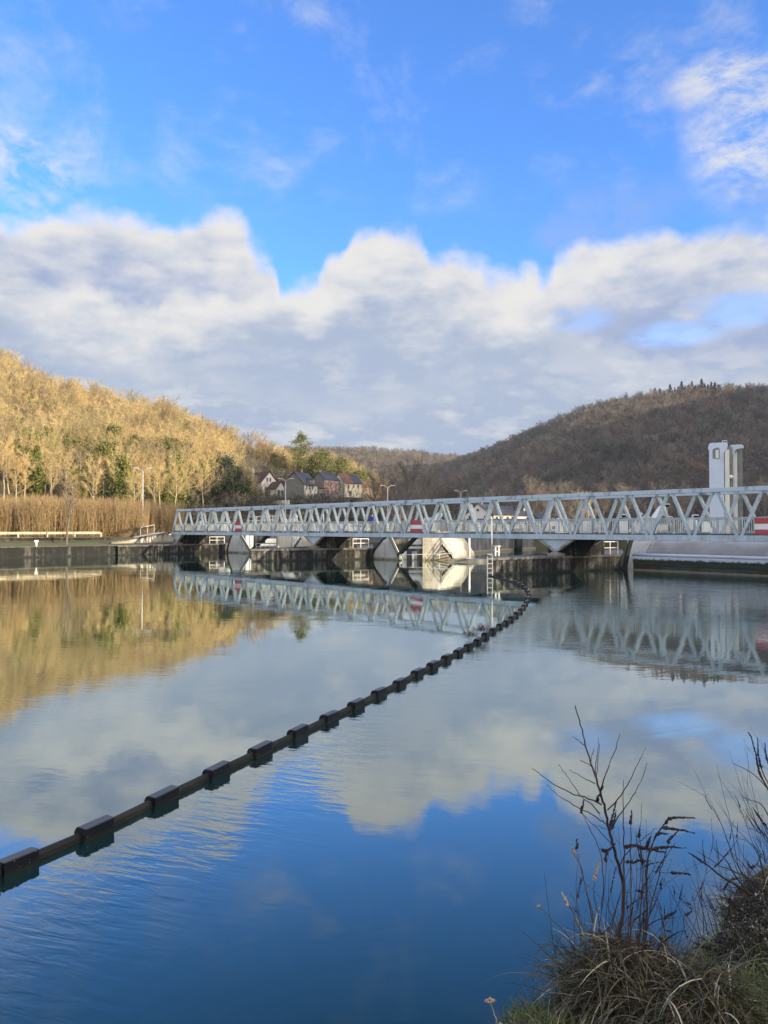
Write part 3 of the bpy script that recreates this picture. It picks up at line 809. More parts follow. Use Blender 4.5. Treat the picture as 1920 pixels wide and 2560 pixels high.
def gate_mats():
    m, k, b = new_mat('gate_algae')
    co = k.new('ShaderNodeTexCoord').outputs['Object']; z = k.new('ShaderNodeSeparateXYZ'); k.l.new(co, z.inputs[0])
    n = k.noise(co, 3.0, 7, 0.7); st = k.noise(k.mapping(co, (.6, .6, 5)), 1.0, 6, 0.65)
    c = k.mix(k.ss(st, .35, .65), (0.035, 0.052, 0.042), (0.075, 0.085, 0.062))
    c = k.mix(k.m('MULTIPLY', k.ss(k.noise(co, .35, 4, .6), .5, .62), k.ss(z.outputs[2], .5, .2)), c, (0.05, 0.035, 0.018))
    edge = k.m('ADD', z.outputs[2], k.m('MULTIPLY', k.m('SUBTRACT', n, .5), .5))
    c = k.mix(k.ss(edge, .70, .84), c, (0.62, 0.67, 0.72))
    c = k.mix(k.ss(k.m('ADD', z.outputs[2], k.m('MULTIPLY', k.m('SUBTRACT', n, .5), .16)), .10, .05), c, (0.26, 0.24, 0.18))
    k.put(b.inputs['Base Color'], c); b.inputs['Roughness'].default_value = .6
    M['algae'] = m
    M['lip'] = mat('pale_lip', (0.56, 0.62, 0.70), .5, (0.40, 0.43, 0.45), 1.5, (.5, .75))
    M['drum'] = mat('drum_steel', (0.33, 0.33, 0.34), .6, (0.25, 0.235, 0.205), .5, (.4, .65), bump=.2, bscale=6)
    M['rough_white'] = mat('rough_white', (0.82, 0.79, 0.74), .9, (0.36, 0.33, 0.28), 5, (.5, .75), bump=.8, bscale=9)
gate_mats(); roller_gate()

# pale concrete blocks and stairs downstream of the piers
def wedge_block(name, poly_px, D0, depth, label, mm, group=None, cat='wall'):
    pts = [P(x, y, D0) for x, y in poly_px]
    d = Vector((.72, .69, 0))
    o = MB().prism([p for p in pts], d * depth).build(name, M[mm], None, .03)
    return tag(o, label, cat, group)
wedge_block('concrete_block', [(1056, 1330), (1094, 1330), (1133, 1384), (1133, 1403), (1056, 1404)], 68.5, 3.0, 'pale stained concrete block with a sloping side between the two piers', 'pale_conc', cat='concrete block')
wedge_block('concrete_block', [(693, 1330), (720, 1330), (738, 1352), (738, 1390), (693, 1390)], 92, 3.0, 'pale concrete block with a sloping side behind the middle pier', 'pale_conc', cat='concrete block')
wedge_block('concrete_slab', [(1126, 1397), (1196, 1399), (1196, 1412), (1126, 1410)], 64.5, 2.2, 'low flat concrete slab at the water between the two piers', 'grey_conc', cat='slab')
def columns(label, xs, y0, y1, D, back, sill):
    t = thing('gate_housing', label, 'gate housing', P(xs[0], y1, D))
    o = t.location
    p0, p1_ = P(back[0], y1, D + 2.2), P(back[1], y1, D + 2.2)
    MB().prism([p0 - o, p1_ - o, P(back[1], y0 - 30, D + 2.2) - o, P(back[0], y0 - 30, D + 2.2) - o], (.3, .5, 0)).build('back_wall', M['pier_mid'], t)
    for x in xs:
        c = P(x, y1, D); c.z = -.5
        MB().tube([c - o, c - o + Vector((0, 0, P(x, y0, D).z + .5))], .24, 10).build('column', M['white_worn'], t, smooth=True)
    for sx0, sx1, sy, h in sill:
        c0, c1 = P(sx0, sy, D - .3), P(sx1, sy, D - .3)
        MB().bar(c0 - o, c1 - o, .5, h).build('beam', M['white_worn'], t, .02)
M['pier_mid'] = concrete('streaked_concrete', (0.36, 0.35, 0.32), (0.045, 0.045, 0.04), .52, 2.4, .9, (0, .4, (.10, .09, .06)))
columns('streaked recess with pale columns and beams right of the hatch plate', [1010, 1036], 1378, 1402, 70.5, (984, 1062), [(1022, 1054, 1355, .45), (1022, 1056, 1369, .2)])
columns('streaked recess with pale columns behind the left end of the middle pier', [618, 628], 1338, 1388, 90.5, (608, 700), [(664, 690, 1352, .5), (650, 690, 1362, .25)])

def stair(a, b, label, rails=2):
    """straight flight from a (low) to b (high) with a two-bar handrail"""
    t = thing('stair', label, 'stairs', a)
    d = b - a; w = Vector((.5, .6, 0)).normalized() * .8
    mb = MB(); n = 9
    for i in range(n): mb.prism([d * (i / n), d * (i / n) + w, d * (i / n) + w + Vector((d.x / n, d.y / n, 0)) * 1.1, d * (i / n) + Vector((d.x / n, d.y / n, 0)) * 1.1], (0, 0, .06))
    mb.build('tread', M['rail'], t)
    MB().bar(Vector((0, 0, 0)), d, .05, .22).build('stringer', M['steel_dark'], t)
    mb = MB()
    for z in (.5, .95): mb.bar(Vector((0, 0, z)), d + Vector((0, 0, z)), .05, .05)
    for i in range(4): mb.bar(d * (i / 3), d * (i / 3) + Vector((0, 0, .97)), .05, .05)
    mb.build('handrail', M['white'], t)
stair(P(1136, 1402, 67), P(1096, 1352, 69), 'steel stair with pale handrails running down beside the pale concrete block')
stair(P(733, 1372, 90), P(752, 1345, 91), 'small steel stair with pale handrails behind the middle pier')
def thin_rail(a, b, label, h=.75, n=6, two=True):
    t = thing('handrail', label, 'handrail', a)
    d = b - a; mb = MB()
    for z in ((h * .5, h) if two else (h,)): mb.bar(Vector((0, 0, z)), d + Vector((0, 0, z)), .045, .045)
    mb.build('bar', M['white'], t)
    mb = MB()
    for i in range(n): mb.bar(d * (i / (n - 1)), d * (i / (n - 1)) + Vector((0, 0, h)), .05, .05)
    mb.build('post', M['white'], t)
thin_rail(P(1000, 1399, 67.5), P(1132, 1396, 66.5), 'thin pale handrail along the water in front of the pale concrete block', .42, 5, False)
thin_rail(P(640, 1374, 78), P(697, 1374, 77.5), 'thin handrail standing on the back of the middle pier', .6, 6)
thin_rail(P(622, 1312, 98), P(692, 1309, 98), 'white railing on the platform seen above the footbridge railing', 1.0, 8)

# downstream guide wall and rubble bank
def wall_run(name, pts, z0, z1, th, mm, label, cat='wall', cap=None):
    o = Vector((*pts[0], 0)); t = thing(name, label, cat, o)
    mb = MB(); cb = MB()
    for (x0, y0), (x1, y1) in zip(pts, pts[1:]):
        a, b = Vector((x0, y0, 0)) - o, Vector((x1, y1, 0)) - o
        d = (b - a).normalized(); n = Vector((-d.y, d.x, 0)); n = n if n.y > 0 else -n
        mb.prism([a + Vector((0, 0, z0)), b + Vector((0, 0, z0)), b + n * th + Vector((0, 0, z0)), a + n * th + Vector((0, 0, z0))], (0, 0, z1 - z0))
        if cap: cb.prism([a - n * .06 + Vector((0, 0, z1 + .003)), b - n * .06 + Vector((0, 0, z1 + .003)), b + n * (th + .06) + Vector((0, 0, z1 + .003)), a + n * (th + .06) + Vector((0, 0, z1 + .003))], (0, 0, cap))
    mb.build('wall_face', M[mm], t)
    if cap: cb.build('coping', M['pier_cap'], t)
    return t
wall_run('guide_wall', [(1.5, 82), (7.8, 85), (21.0, 108)], -1, 2.25, .6, 'grey_conc', 'long grey concrete guide wall downstream of the weir', cap=.12)
o = MB().bar(Vector((7.7, 84.6, .12)), Vector((21.0, 107.7, .12)), .5, .25).build('footing', M['pale_conc']); tag(o, 'pale concrete footing along the bottom of the guide wall', 'footing')
pl = P(1296, 1374, 100); pl.z = -.5
t = thing('dolphin_pile', 'dark mooring pile standing in front of the grey guide wall', 'pile', pl)
MB().tube([(0, 0, 0), (0, 0, 3.2)], .55, 10).build('shaft', M['steel_dark'], t, smooth=True); MB().tube([(0, 0, 3.2), (0, 0, 3.35)], .62, 10).build('cap', M['pier_cap'], t)

# left bank: quay wall, upper wall, guard rail, ramp and clipped hedge
LBp = lambda s, w: tuple(LB0 + LBD * s + np.array((-LBD[1], LBD[0])) * w)
wall_run('quay_wall', [LBp(-70, 0), LBp(12.2, 0)], -1.5, 1.0, .5, 'quay', 'dark stone quay wall along the far bank at the left', cap=.06)
wall_run('low_wall', [LBp(-70, 5.2), LBp(14, 5.2)], .6, 1.85, .35, 'quay', 'low dark wall behind the grass strip on the far bank', cap=.06)
def guardrail():
    t = thing('guardrail', 'long pale wooden guard rail on posts above the low wall', 'guard rail', (*LBp(0, 6.2), 1.8))
    o = Vector(t.location)
    v = lambda s, z: Vector((*LBp(s, 6.2), z)) - o
    MB().bar(v(-70, 2.35), v(13, 2.35), .08, .26).build('beam', M['wood_pale'], t)
    for i in range(-14, 5):
        s = i * 3.0 + 1
        MB().box(v(s, 2.08) + Vector((0, .12, 0)), (.16, .16, .62), R(45)).build('post', M['wood_pale'], t)
M['wood_pale'] = mat('pale_wood', (0.50, 0.44, 0.33), .8, (0.30, 0.27, 0.2), 2.5, stretch=(1, 1, .3))
guardrail()
def ramp():
    a, b = PZ(282, 1362, 1.06) + Vector((-.6, 1.2, 0)), PZ(427, 1359, 1.06) + Vector((.0, 1.2, 0))
    top = P(423, 1331, b.y).z - 1.06
    d = b - a; n = Vector((-d.y, d.x, 0)).normalized()
    t = thing('access_ramp', 'pale stained concrete ramp rising to the far end of the footbridge', 'ramp', a)
    prof = [Vector((0, 0, 0)), d, d + Vector((0, 0, top)), Vector((0, 0, .12))]
    MB().prism(prof, n * 3.2).build('side_wall', M['pale_conc'], t, .02)
    MB().bar(Vector((-.15, -.06, .2)), d + Vector((0, -.06, top + .06)), .3, .14).build('coping', M['pier_cap'], t)
    mb = MB()
    p0 = d * .70 + Vector((0, 0, top * .72)); p1_ = d * .93 + Vector((0, 0, top * .95))
    for k in (0, .5, 1): mb.bar(p0 + (p1_ - p0) * k + n * 2.9, p0 + (p1_ - p0) * k + n * 2.9 + Vector((0, 0, 1.0)), .05, .05)
    mb.bar(p0 + n * 2.9 + Vector((0, 0, .97)), p1_ + n * 2.9 + Vector((0, 0, .97)), .05, .05)
    mb.build('handrail', M['lamp_grey'], t)
ramp()
t = thing('bollard', 'small pale marker post on the edge of the quay wall at the left', 'marker post', (*LBp(s_at(1) * 0 + 3.6, .35), 1.06))
MB().tube([(0, 0, 0), (0, 0, .42)], .09, 8).build('shaft', M['white'], t, smooth=True); MB().box((0, 0, .52), (.34, .2, .2)).build('head', M['white'], t, .03)

M['lawn'] = mat('lawn', (0.075, 0.10, 0.028), .95, (0.11, 0.105, 0.045), 1.6, (.35, .65), bump=.6, bscale=30)
def lawn():
    X, Y, Z = [], [], []
    ss_ = np.linspace(-70, 12.0, 80); ws = np.linspace(.55, 5.1, 10)
    A_, B_ = np.meshgrid(ss_, ws)
    X = LB0[0] + LBD[0] * A_ - LBD[1] * B_; Y = LB0[1] + LBD[1] * A_ + LBD[0] * B_
    Z = np.interp(B_, [.55, 4.8, 5.4], [1.03, 1.26, 1.5]) + .015 * np.sin(A_ * 3) * np.sin(B_ * 5)
    grid_obj('grass_strip', X, Y, Z, M['lawn'])
lawn()

# ------------------------------------------------------------------ lamps, machinery, tower
def lamp(px, ytop, D, label):
    top = P(px, ytop, D); zb = max(top_z(top.x, top.y), 2.0) - .05
    h = top.z - zb
    t = thing('street_lamp', label, 'street lamp', (top.x, top.y, zb), R(0), 'tall double-headed street lamps')
    MB().tube([(0, 0, 0), (0, 0, h * .45), (0, 0, h - .3)], [.11, .085, .055], 8).build('pole', M['lamp_grey'], t, smooth=True)
    MB().tube([(0, 0, 0), (0, 0, h * .22)], .15, 8).build('base', M['lamp_grey'], t, smooth=True)
    for sx in (-1, 1):
        arm = MB().tube([(0, 0, h - .35), (sx * .25, 0, h - .12), (sx * .5, 0, h)], .04, 6).build('arm', M['lamp_grey'], t, smooth=True)
        MB().loft([[Vector((sx * (.45 + k * .75), y * (1 - abs(k - .5) * .8), h + .0 + .06 * k + z)) for y, z in ((-.13, 0), (.13, 0), (.10, .11), (-.10, .11))] for k in (0, .35, .7, 1)]).build('lamp_head', M['lamp_grey'], arm, .02)
lamp(357.5, 1172, 100, 'tall white double-headed lamp behind the ramp on the far bank')
lamp(714, 1198, 118, 'white double-headed lamp rising in front of the stone house')
lamp(969, 1215, 125, 'white double-headed lamp rising above the middle of the footbridge')
lamp(1152, 1228, 140, 'white double-headed lamp farthest back, right of the bridge middle')

M['tower_white'] = mat('tower_cream', (0.74, 0.74, 0.68), .5, (0.58, 0.57, 0.5), .8, (.5, .75))
M['tower_grey'] = mat('tower_grey', (0.26, 0.26, 0.25), .6, (0.18, .18, .17), .8)
def tower():
    D = 98.0
    zb, zt = 2.2, P(1790, 1108, D).z
    H = zt - zb
    x0 = P(1774, 1300, D); x1 = P(1803, 1300, D)
    # front slab faces the viewer's left; a second frame stands behind to the right
    a = Vector((x0.x, x0.y, 0)); u = (Vector((x1.x, x1.y, 0)) - a); u.y = -.9; wd = u.length; u.normalize()
    v = Vector((-u.y, u.x, 0))
    t = thing('hoist_tower', 'tall pale blue steel hoist tower with twin frames and a ladder behind the bridge', 'tower', Vector((a.x, a.y, zb)))
    def slab(off, thick, name, mm, hh, notch):
        # outline of the plate in (u, z) with a rounded head
        pts = [(0, 0), (wd, 0), (wd, hh - 1.3), (wd + .35, hh - .75), (wd + .45, hh - .25), (wd + .3, hh), (.1, hh), (-.06, hh - .3), (-.12, hh - .7), (0, hh - .95)]
        return MB().prism([u * p + off + Vector((0, 0, z)) for p, z in pts], v * thick).build(name, M[mm], t, .03)
    slab(Vector((0, 0, 0)), .55, 'front_plate', 'tower_blue', H, True)
    e = u * wd
    MB().box(e + v * .35 + u * .35 + Vector((0, 0, H * .46)), (.5, .45, H * .92), math.atan2(u.y, u.x)).build('column', M['tower_white'], t, .03)
    MB().box(e + v * 1.0 + u * .62 + Vector((0, 0, H * .48)), (.5, .4, H * .96), math.atan2(u.y, u.x)).build('web_plate', M['tower_grey'], t, .03)
    for k, (dv, mm) in enumerate(((2.0, 'tower_white'), (2.45, 'tower_white'))):
        MB().box(e + v * dv + u * (.95 + .16 * k) + Vector((0, 0, H * .475)), (.26, .3, H * .95), math.atan2(u.y, u.x)).build('column', M[mm], t, .03)
    MB().prism([e + u * (.35 + p) + v * 1.7 + Vector((0, 0, z)) for p, z in ((.3, H - 1.5), (.62, H - 1.5), (.75, H - .95), (1.1, H - .75), (1.7, H - .7), (1.75, H - .4), (1.5, H - .2), (.2, H - .2))], v * .7).build('head_plate', M['tower_blue'], t, .03)
    MB().box(e + v * 3.4 + u * 1.45 + Vector((0, 0, H * .47)), (.55, .5, H * .94), math.atan2(u.y, u.x)).build('rear_plate', M['tower_grey'], t, .03)
    lad = MB()
    for dv in (2.75, 3.15): lad.bar(e + v * dv + u * 1.15, e + v * dv + u * 1.15 + Vector((0, 0, H * .9)), .06, .06)
    for i in range(24): lad.bar(e + v * 2.75 + u * 1.15 + Vector((0, 0, .4 + i * .45)), e + v * 3.15 + u * 1.15 + Vector((0, 0, .4 + i * .45)), .04, .04)
    lad.build('ladder', M['tower_white'], t)
    c = u * .85 - v * .03 + Vector((0, 0, H - 1.35))
    MB().prism([c + u * x + Vector((0, 0, z)) for x, z in ((-.42, -.65), (.42, -.65), (.42, .55), (.25, .75), (-.3, .62), (-.42, .4))], v * .06).build('opening', M['tower_grey'], t)
    MB().box(c - v * .04 + u * .12 + Vector((0, 0, -.1)), (.36, .1, 1.05), math.atan2(u.y, u.x)).build('cylinder', M['tower_white'], t)
    MB().ball(e + v * .9 + u * .55 + Vector((0, -.35, H * .62)), .28, 10, 7).build('pulley', M['tower_white'], t, smooth=True)
    mb = MB()
    for q in (0, .55): mb.bar(e - u * .2 + u * q + v * .3 + Vector((0, 0, H)), e - u * .2 + u * q + v * .3 + Vector((0, 0, H + .25)), .06, .06)
    mb.bar(e - u * .2 + v * .3 + Vector((0, 0, H + .25)), e + u * .35 + v * .3 + Vector((0, 0, H + .25)), .08, .08)
    mb.build('lifting_eye', M['tower_white'], t)
tower()

def gate_drive(px, D, s, label, letter=False, zb=1.9):
    """peaked side plates with a sloping white hydraulic cylinder; local x to the right in the photo"""
    c = P(px, 1300, D); t = thing('gate_drive', label, 'gate drive', (c.x, c.y, zb), R(-22), 'hydraulic gate drives')
    t.scale = (s,) * 3
    pl = [(-1.25, 0), (1.1, 0), (1.1, 1.3), (.45, 2.3), (.25, 2.75), (-.6, 1.75), (-1.25, .9)]
    MB().prism([Vector((x, 0, z)) for x, z in pl], (0, .18, 0)).build('front_plate', M['plate_grey'], t, .02)
    MB().prism([Vector((x - .1, 1.2, z)) for x, z in pl], (0, .18, 0)).build('rear_plate', M['plate_grey'], t, .02)
    MB().bar((-1.5, .65, .75), (-.3, .65, 2.65), .9, .25).build('sloping_panel', M['plate_grey'], t, .03)
    cy = MB().tube([(.2, .65, 1.0), (1.55, .65, 2.95)], .42, 16).build('cylinder', M['white'], t, smooth=False)
    MB().ball((1.6, .65, 3.02), (.40, .40, .40), 14, 8).build('end_cap', M['white'], cy, smooth=True)
    MB().bar((1.5, .65, 2.45), (2.6, .65, 2.2), .08, .08).build('pipe', M['white'], t)
    MB().box((.1, .7, .12), (3.4, 2.0, .24)).build('base', M['white_worn'], t, .03)
    if letter:
        x, z, h, w = -.12, 1.78, .42, .28; mb = MB()
        mb.box((x, -.015, z), (.07, .03, h))
        arc = [(x + .02 + w * math.sin(q), z - h / 2 * math.cos(q)) for q in np.linspace(0, math.pi, 9)]
        arc = [(x, z - h / 2 + .03)] + [(a, z + (b - z) * .86) for a, b in arc] + [(x, z + h / 2 - .03)]
        for (a0, b0), (a1, b1) in zip(arc, arc[1:]): mb.bar((a0, -.015, b0), (a1, -.015, b1), .03, .07, side=(0, 1, 0))
        mb.build('letter', M['black'], t)
    return t
M['plate_grey'] = mat('pale_grey_plate', (0.56, 0.58, 0.60), .5, (0.46, 0.48, 0.49), 1.2)
gate_drive(1612, 66, .86, 'pale peaked gate drive lettered D with a white cylinder on the nearest pier', True)
gate_drive(1068, 84, .80, 'white gate drive with a steep white cylinder behind the striped middle board')
gate_drive(712, 106, .84, 'white gate drive with a sloping cylinder below the stone house')
def cabinet(px, ybase, D, w, h, d, label, mm='white', name='control_cabinet', rz=-.3):
    c = P(px, ybase, D)
    t = thing(name, label, 'cabinet', c, rz)
    MB().box((0, 0, h / 2), (w, d, h)).build('body', M[mm], t, .03)
    MB().box((0, -d / 2 - .012, h * .52), (w * .82, .02, h * .8)).build('door', M[mm], t, .008)
    MB().box((0, 0, h + .03), (w * 1.06, d * 1.08, .06)).build('lid', M['rail'], t)
cabinet(1771, 1332, 62, 1.0, .9, .8, 'low white machine cabinet left of the tower foot', 'white')
cabinet(1560, 1333, 72, .7, 1.3, .6, 'white control cabinet left of the lettered gate drive', 'white')
cabinet(1464, 1333, 80, 1.2, 1.5, .8, 'grey control cabinet above the nearest pier', 'plate_grey')
cabinet(562, 1330, 101, 1.25, 1.3, .9, 'white control cabinet by the far end of the bridge', 'white')
cabinet(1650, 1331, 67, 1.2, .7, .9, 'low pale pump unit right of the lettered gate drive', 'white_worn', 'pump_unit')
def floodlight(px, ytop, D, label, zb=2.2):
    p = P(px, ytop, D); t = thing('floodlight', label, 'floodlight', (p.x, p.y, zb))
    MB().tube([(0, 0, 0), (0, 0, p.z - zb)], .05, 6).build('post', M['rail'], t, smooth=True)
    MB().box((0, 0, p.z - zb + .15), (.5, .3, .32)).build('housing', M['white'], t, .04)
    MB().box((0, -.16, p.z - zb + .13), (.42, .03, .24)).build('lens', M['glass'], t)
floodlight(1667, 1268, 70, 'floodlight on a post right of the lettered gate drive')
floodlight(1558, 1294, 72, 'small floodlight on a post left of the lettered gate drive')
floodlight(1738, 1296, 64, 'small white floodlight on a post left of the tower')
pole('thin_mast', Vector((*P(1375, 1330, 78).xy, 2.2)), 3.4, .06, 'thin pale mast behind the bridge above the nearest pier')
pole('thin_mast', Vector((*P(1472, 1330, 92).xy, 2.2)), 4.8, .05, 'thinnest mast behind the bridge left of the lettered gate drive')
pole('thin_mast', Vector((*P(809, 1330, 100).xy, 2.2)), 2.6, .06, 'thin pale mast behind the bridge near its second bearing')
def tank(px, ybase, D, r, h, label):
    c = P(px, ybase, D); t = thing('oil_tank', label, 'tank', c)
    MB().tube([(0, 0, 0), (0, 0, h)], r, 16).build('shell', M['white'], t, smooth=False)
    MB().ball((0, 0, h), (r, r, r * .45), 16, 8).build('dome', M['white'], t, smooth=True)
tank(1728, 1325, 63, .48, .75, 'white domed tank beside the low machine cabinet')
tank(1400, 1333, 82, .5, 1.4, 'white upright tank above the nearest pier, farther back')

# ------------------------------------------------------------------ houses
def wall_tex(name, a, b, sc, morx): 
    return mat(name, a, .9, b, sc, (.35, .65), bump=.5, bscale=morx)
M['render_white'] = mat('white_render', (0.78, 0.74, 0.68), .85, (0.62, 0.58, 0.52), .8, (.5, .8))
M['render_cream'] = mat('cream_render', (0.72, 0.66, 0.50), .85, (0.6, 0.54, 0.40), .8, (.5, .8))
M['stone'] = wall_tex('grey_stone_wall', (0.27, 0.26, 0.23), (0.16, 0.155, 0.14), 2.2, 5)
M['brick_pink'] = wall_tex('pink_brick', (0.40, 0.29, 0.27), (0.32, 0.22, 0.20), 1.2, 5)
M['tile_brown'] = mat('brown_tiles', (0.085, 0.045, 0.035), .8, (0.055, 0.03, 0.026), 2, bump=.4, bscale=6)
M['tile_red'] = mat('red_tiles', (0.21, 0.085, 0.06), .8, (0.15, 0.06, 0.045), 2, bump=.4, bscale=6)
M['slate'] = mat('blue_slate', (0.045, 0.05, 0.066), .6, (0.03, 0.034, 0.045), 2, bump=.3, bscale=6)
M['dark_board'] = mat('dark_cladding', (0.028, 0.038, 0.034), .8, (0.02, 0.025, 0.022), 2)
M['shutter'] = mat('red_shutter', (0.20, 0.05, 0.045), .7)
M['frame'] = mat('window_frame', (0.7, 0.68, 0.64), .6)
def house(px, py, D, rz, L, W, He, Hr, wall, roof, label, wins=(), chim=(), front=None, gable_x=None, name='house', side_wall=None, zsub=.6, over=.35, dormer=None, roof2=None):
    """ridge along local x; front at -y. wins: (face, u, z, w, h[, kind]) face 'f' front, 'l' / 'r' gables; chim: (x, y, h, w)"""
    c = P(px, py, D)
    t = thing(name, label, 'house', c, rz)
    l, w = L / 2, W / 2
    pent = lambda x: [Vector((x, -w, -zsub)), Vector((x, w, -zsub)), Vector((x, w, He)), Vector((x, 0, He + Hr)), Vector((x, -w, He))]
    MB().prism(pent(-l), (L, 0, 0)).build('wall', M[wall], t)
    if front: MB().box((0, -w - .012, He / 2 - zsub / 2), (L - .02, .024, He + zsub)).build('front_wall', M[front], t)
    sl = Vector((0, w, Hr)).normalized()
    def roofmb(x0, x1):
        mb = MB()
        for sy in (-1, 1):
            e = Vector((0, sy * (w + over), He - over * Hr / w)); r = Vector((0, 0, He + Hr))
            nn = Vector((0, sy * Hr, w)).normalized() * .16
            mb.prism([Vector((x0, 0, 0)) + e + nn * .1, Vector((x1, 0, 0)) + e + nn * .1, Vector((x1, 0, 0)) + r + nn * .1, Vector((x0, 0, 0)) + r + nn * .1], nn)
        return mb
    if roof2:
        rf = roofmb(-l - over, 0).build('roof', M[roof], t); roofmb(0.004, l + over).build('roof', M[roof2], t)
    else: rf = roofmb(-l - over, l + over).build('roof', M[roof], t)
    for cx, cy, ch, cw, cm in chim:
        z0 = He + Hr * (1 - abs(cy) / w) - .4
        ck = MB().box((cx, cy, z0 + (ch + .4) / 2), (cw, cw * .8, ch + .4)).build('chimney', M[cm], rf)
        MB().box((cx, cy, z0 + ch + .45), (cw * 1.15, cw * .95, .12)).build('chimney_cap', M['dark_board'], rf)
    if dormer:
        dx, dw, dh = dormer
        d = MB().prism([Vector((dx - dw / 2, -w * .95, He + .1)), Vector((dx + dw / 2, -w * .95, He + .1)), Vector((dx + dw / 2, -w * .95, He + dh)), Vector((dx - dw / 2, -w * .95, He + dh))], (0, w * .8, 0)).build('dormer', M[wall], rf)
        MB().prism([Vector((dx - dw / 2 - .2, -w * 1.05, He + dh + .01)), Vector((dx + dw / 2 + .2, -w * 1.05, He + dh + .01)), Vector((dx + dw / 2 + .2, 0, He + dh + .5)), Vector((dx - dw / 2 - .2, 0, He + dh + .5))], (0, 0, .15)).build('dormer_roof', M[roof], d)
    for q in wins:
        f, u, z, ww, hh = q[:5]; kind = q[5] if len(q) > 5 else ''
        if f == 'f': c, ax, ou = Vector((u, -w - .03, z)), Vector((1, 0, 0)), Vector((0, -1, 0))
        elif f == 'l': c, ax, ou = Vector((-l - .0, u, z)), Vector((0, 1, 0)), Vector((-1, 0, 0))
        else: c, ax, ou = Vector((l + .0, u, z)), Vector((0, 1, 0)), Vector((1, 0, 0))
        up = Vector((0, 0, 1))
        fr = MB()
        for s in (-1, 1):
            fr.bar(c + ax * s * ww / 2 - up * hh / 2 + ou * .03, c + ax * s * ww / 2 + up * hh / 2 + ou * .03, .1, .12, side=ou)
            fr.bar(c - ax * (ww / 2 - .06) + up * s * (hh / 2 - .05) + ou * .025, c + ax * (ww / 2 - .06) + up * s * (hh / 2 - .05) + ou * .025, .1, .1, side=ou)
        fr.bar(c - up * (hh / 2 - .1) + ou * .03, c + up * (hh / 2 - .1) + ou * .03, .07, .05, side=ou)
        fo = fr.build('door' if kind == 'd' else 'window', M['frame'], t)
        MB().prism([c - ax * (ww / 2 - .05) - up * (hh / 2 - .05), c + ax * (ww / 2 - .05) - up * (hh / 2 - .05), c + ax * (ww / 2 - .05) + up * (hh / 2 - .05), c - ax * (ww / 2 - .05) + up * (hh / 2 - .05)], ou * .03).build('pane', M['glass'], fo)
        if kind == 's':
            for s in (-1, 1): MB().bar(c + ax * s * (ww / 2 + .3) - up * hh / 2 + ou * .05, c + ax * s * (ww / 2 + .3) + up * hh / 2 + ou * .05, .06, .5, side=ou).build('shutter', M['shutter'], fo)
    return t
house(650, 1238, 272, R(-38), 9.5, 7.6, 4.4, 3.6, 'render_white', 'tile_brown', 'white rendered house with a brown tiled roof and a white gable among dark trees',
      [('r', -1.0, 5.3, .9, 1.5), ('r', .4, 5.3, .9, 1.5), ('r', -1.2, 1.6, 1.0, 2.2, 's'), ('r', 1.4, 1.6, 1.0, 1.7, 's'), ('f', -2.6, 1.8, 2.0, 2.2), ('f', 1.4, 1.8, 1.3, 1.6)],
      [(-1.6, -2.3, 3.6, 1.2, 'render_white'), (4.0, .8, 1.0, .9, 'dark_board')])
house(692, 1240, 268, R(-38), 4.0, 4.5, 2.5, 2.4, 'render_white', 'tile_brown', 'low annex with a brown roof right of the white gabled house',
      [('r', -1.1, 1.2, 1.2, 1.7), ('r', .7, 1.2, 1.2, 1.7)])
house(752, 1246, 262, R(62), 8.0, 8.2, 4.6, 4.2, 'stone', 'slate', 'grey stone house with a big blank gable and a blue slate roof',
      [('f', -2.6, 3.6, .8, 1.5), ('f', -.9, 3.6, .8, 1.5), ('f', .8, 3.6, .8, 1.5), ('f', 2.3, .7, .9, 2.0, 'd'), ('f', -1.6, .8, 1.0, 1.3)],
      [(3.4, 1.2, 1.2, 1.0, 'brick_pink')], front='render_white', dormer=(1.2, 2.6, 1.8))
house(814, 1239, 272, R(52), 7.4, 5.6, 5.6, 2.6, 'stone', 'slate', 'pink fronted house with three tall windows and a grey gable',
      [('f', -2.5, 4.0, .8, 1.7, 's'), ('f', 0, 4.0, .8, 1.7, 's'), ('f', 2.5, 4.0, .8, 1.7, 's'), ('f', -2.5, 1.1, .9, 1.8, 's'), ('f', 0, .9, .9, 2.1, 'd'), ('f', 2.5, 1.1, .9, 1.8, 's')],
      [(-3.2, 0, .8, .7, 'stone')], front='brick_pink')
house(797, 1240, 268, R(52), 4.6, 3.6, 2.9, 1.7, 'stone', 'tile_brown', 'small lean annex with a brown roof left of the pink house', [('f', 1.2, 1.2, .8, 2.0, 'd')])
house(868, 1240, 282, R(48), 9.0, 6.0, 4.8, 3.2, 'render_cream', 'tile_red', 'house with a half red half slate roof and a dark clad gable',
      [('f', -2.4, 3.4, .8, 1.4), ('f', .2, 3.4, .8, 1.4), ('f', 2.6, 3.4, .8, 1.4), ('f', -1.5, 1.0, 1.1, 1.6)], [(0, .4, .8, .8, 'brick_pink'), (3.8, .4, .8, .8, 'brick_pink')], roof2='slate')
house(905, 1241, 292, R(40), 6.0, 5.5, 3.6, 2.4, 'brick_pink', 'tile_brown', 'farthest small house with a dark brown roof at the end of the row', [('f', 0, 2.2, .9, 1.2)])
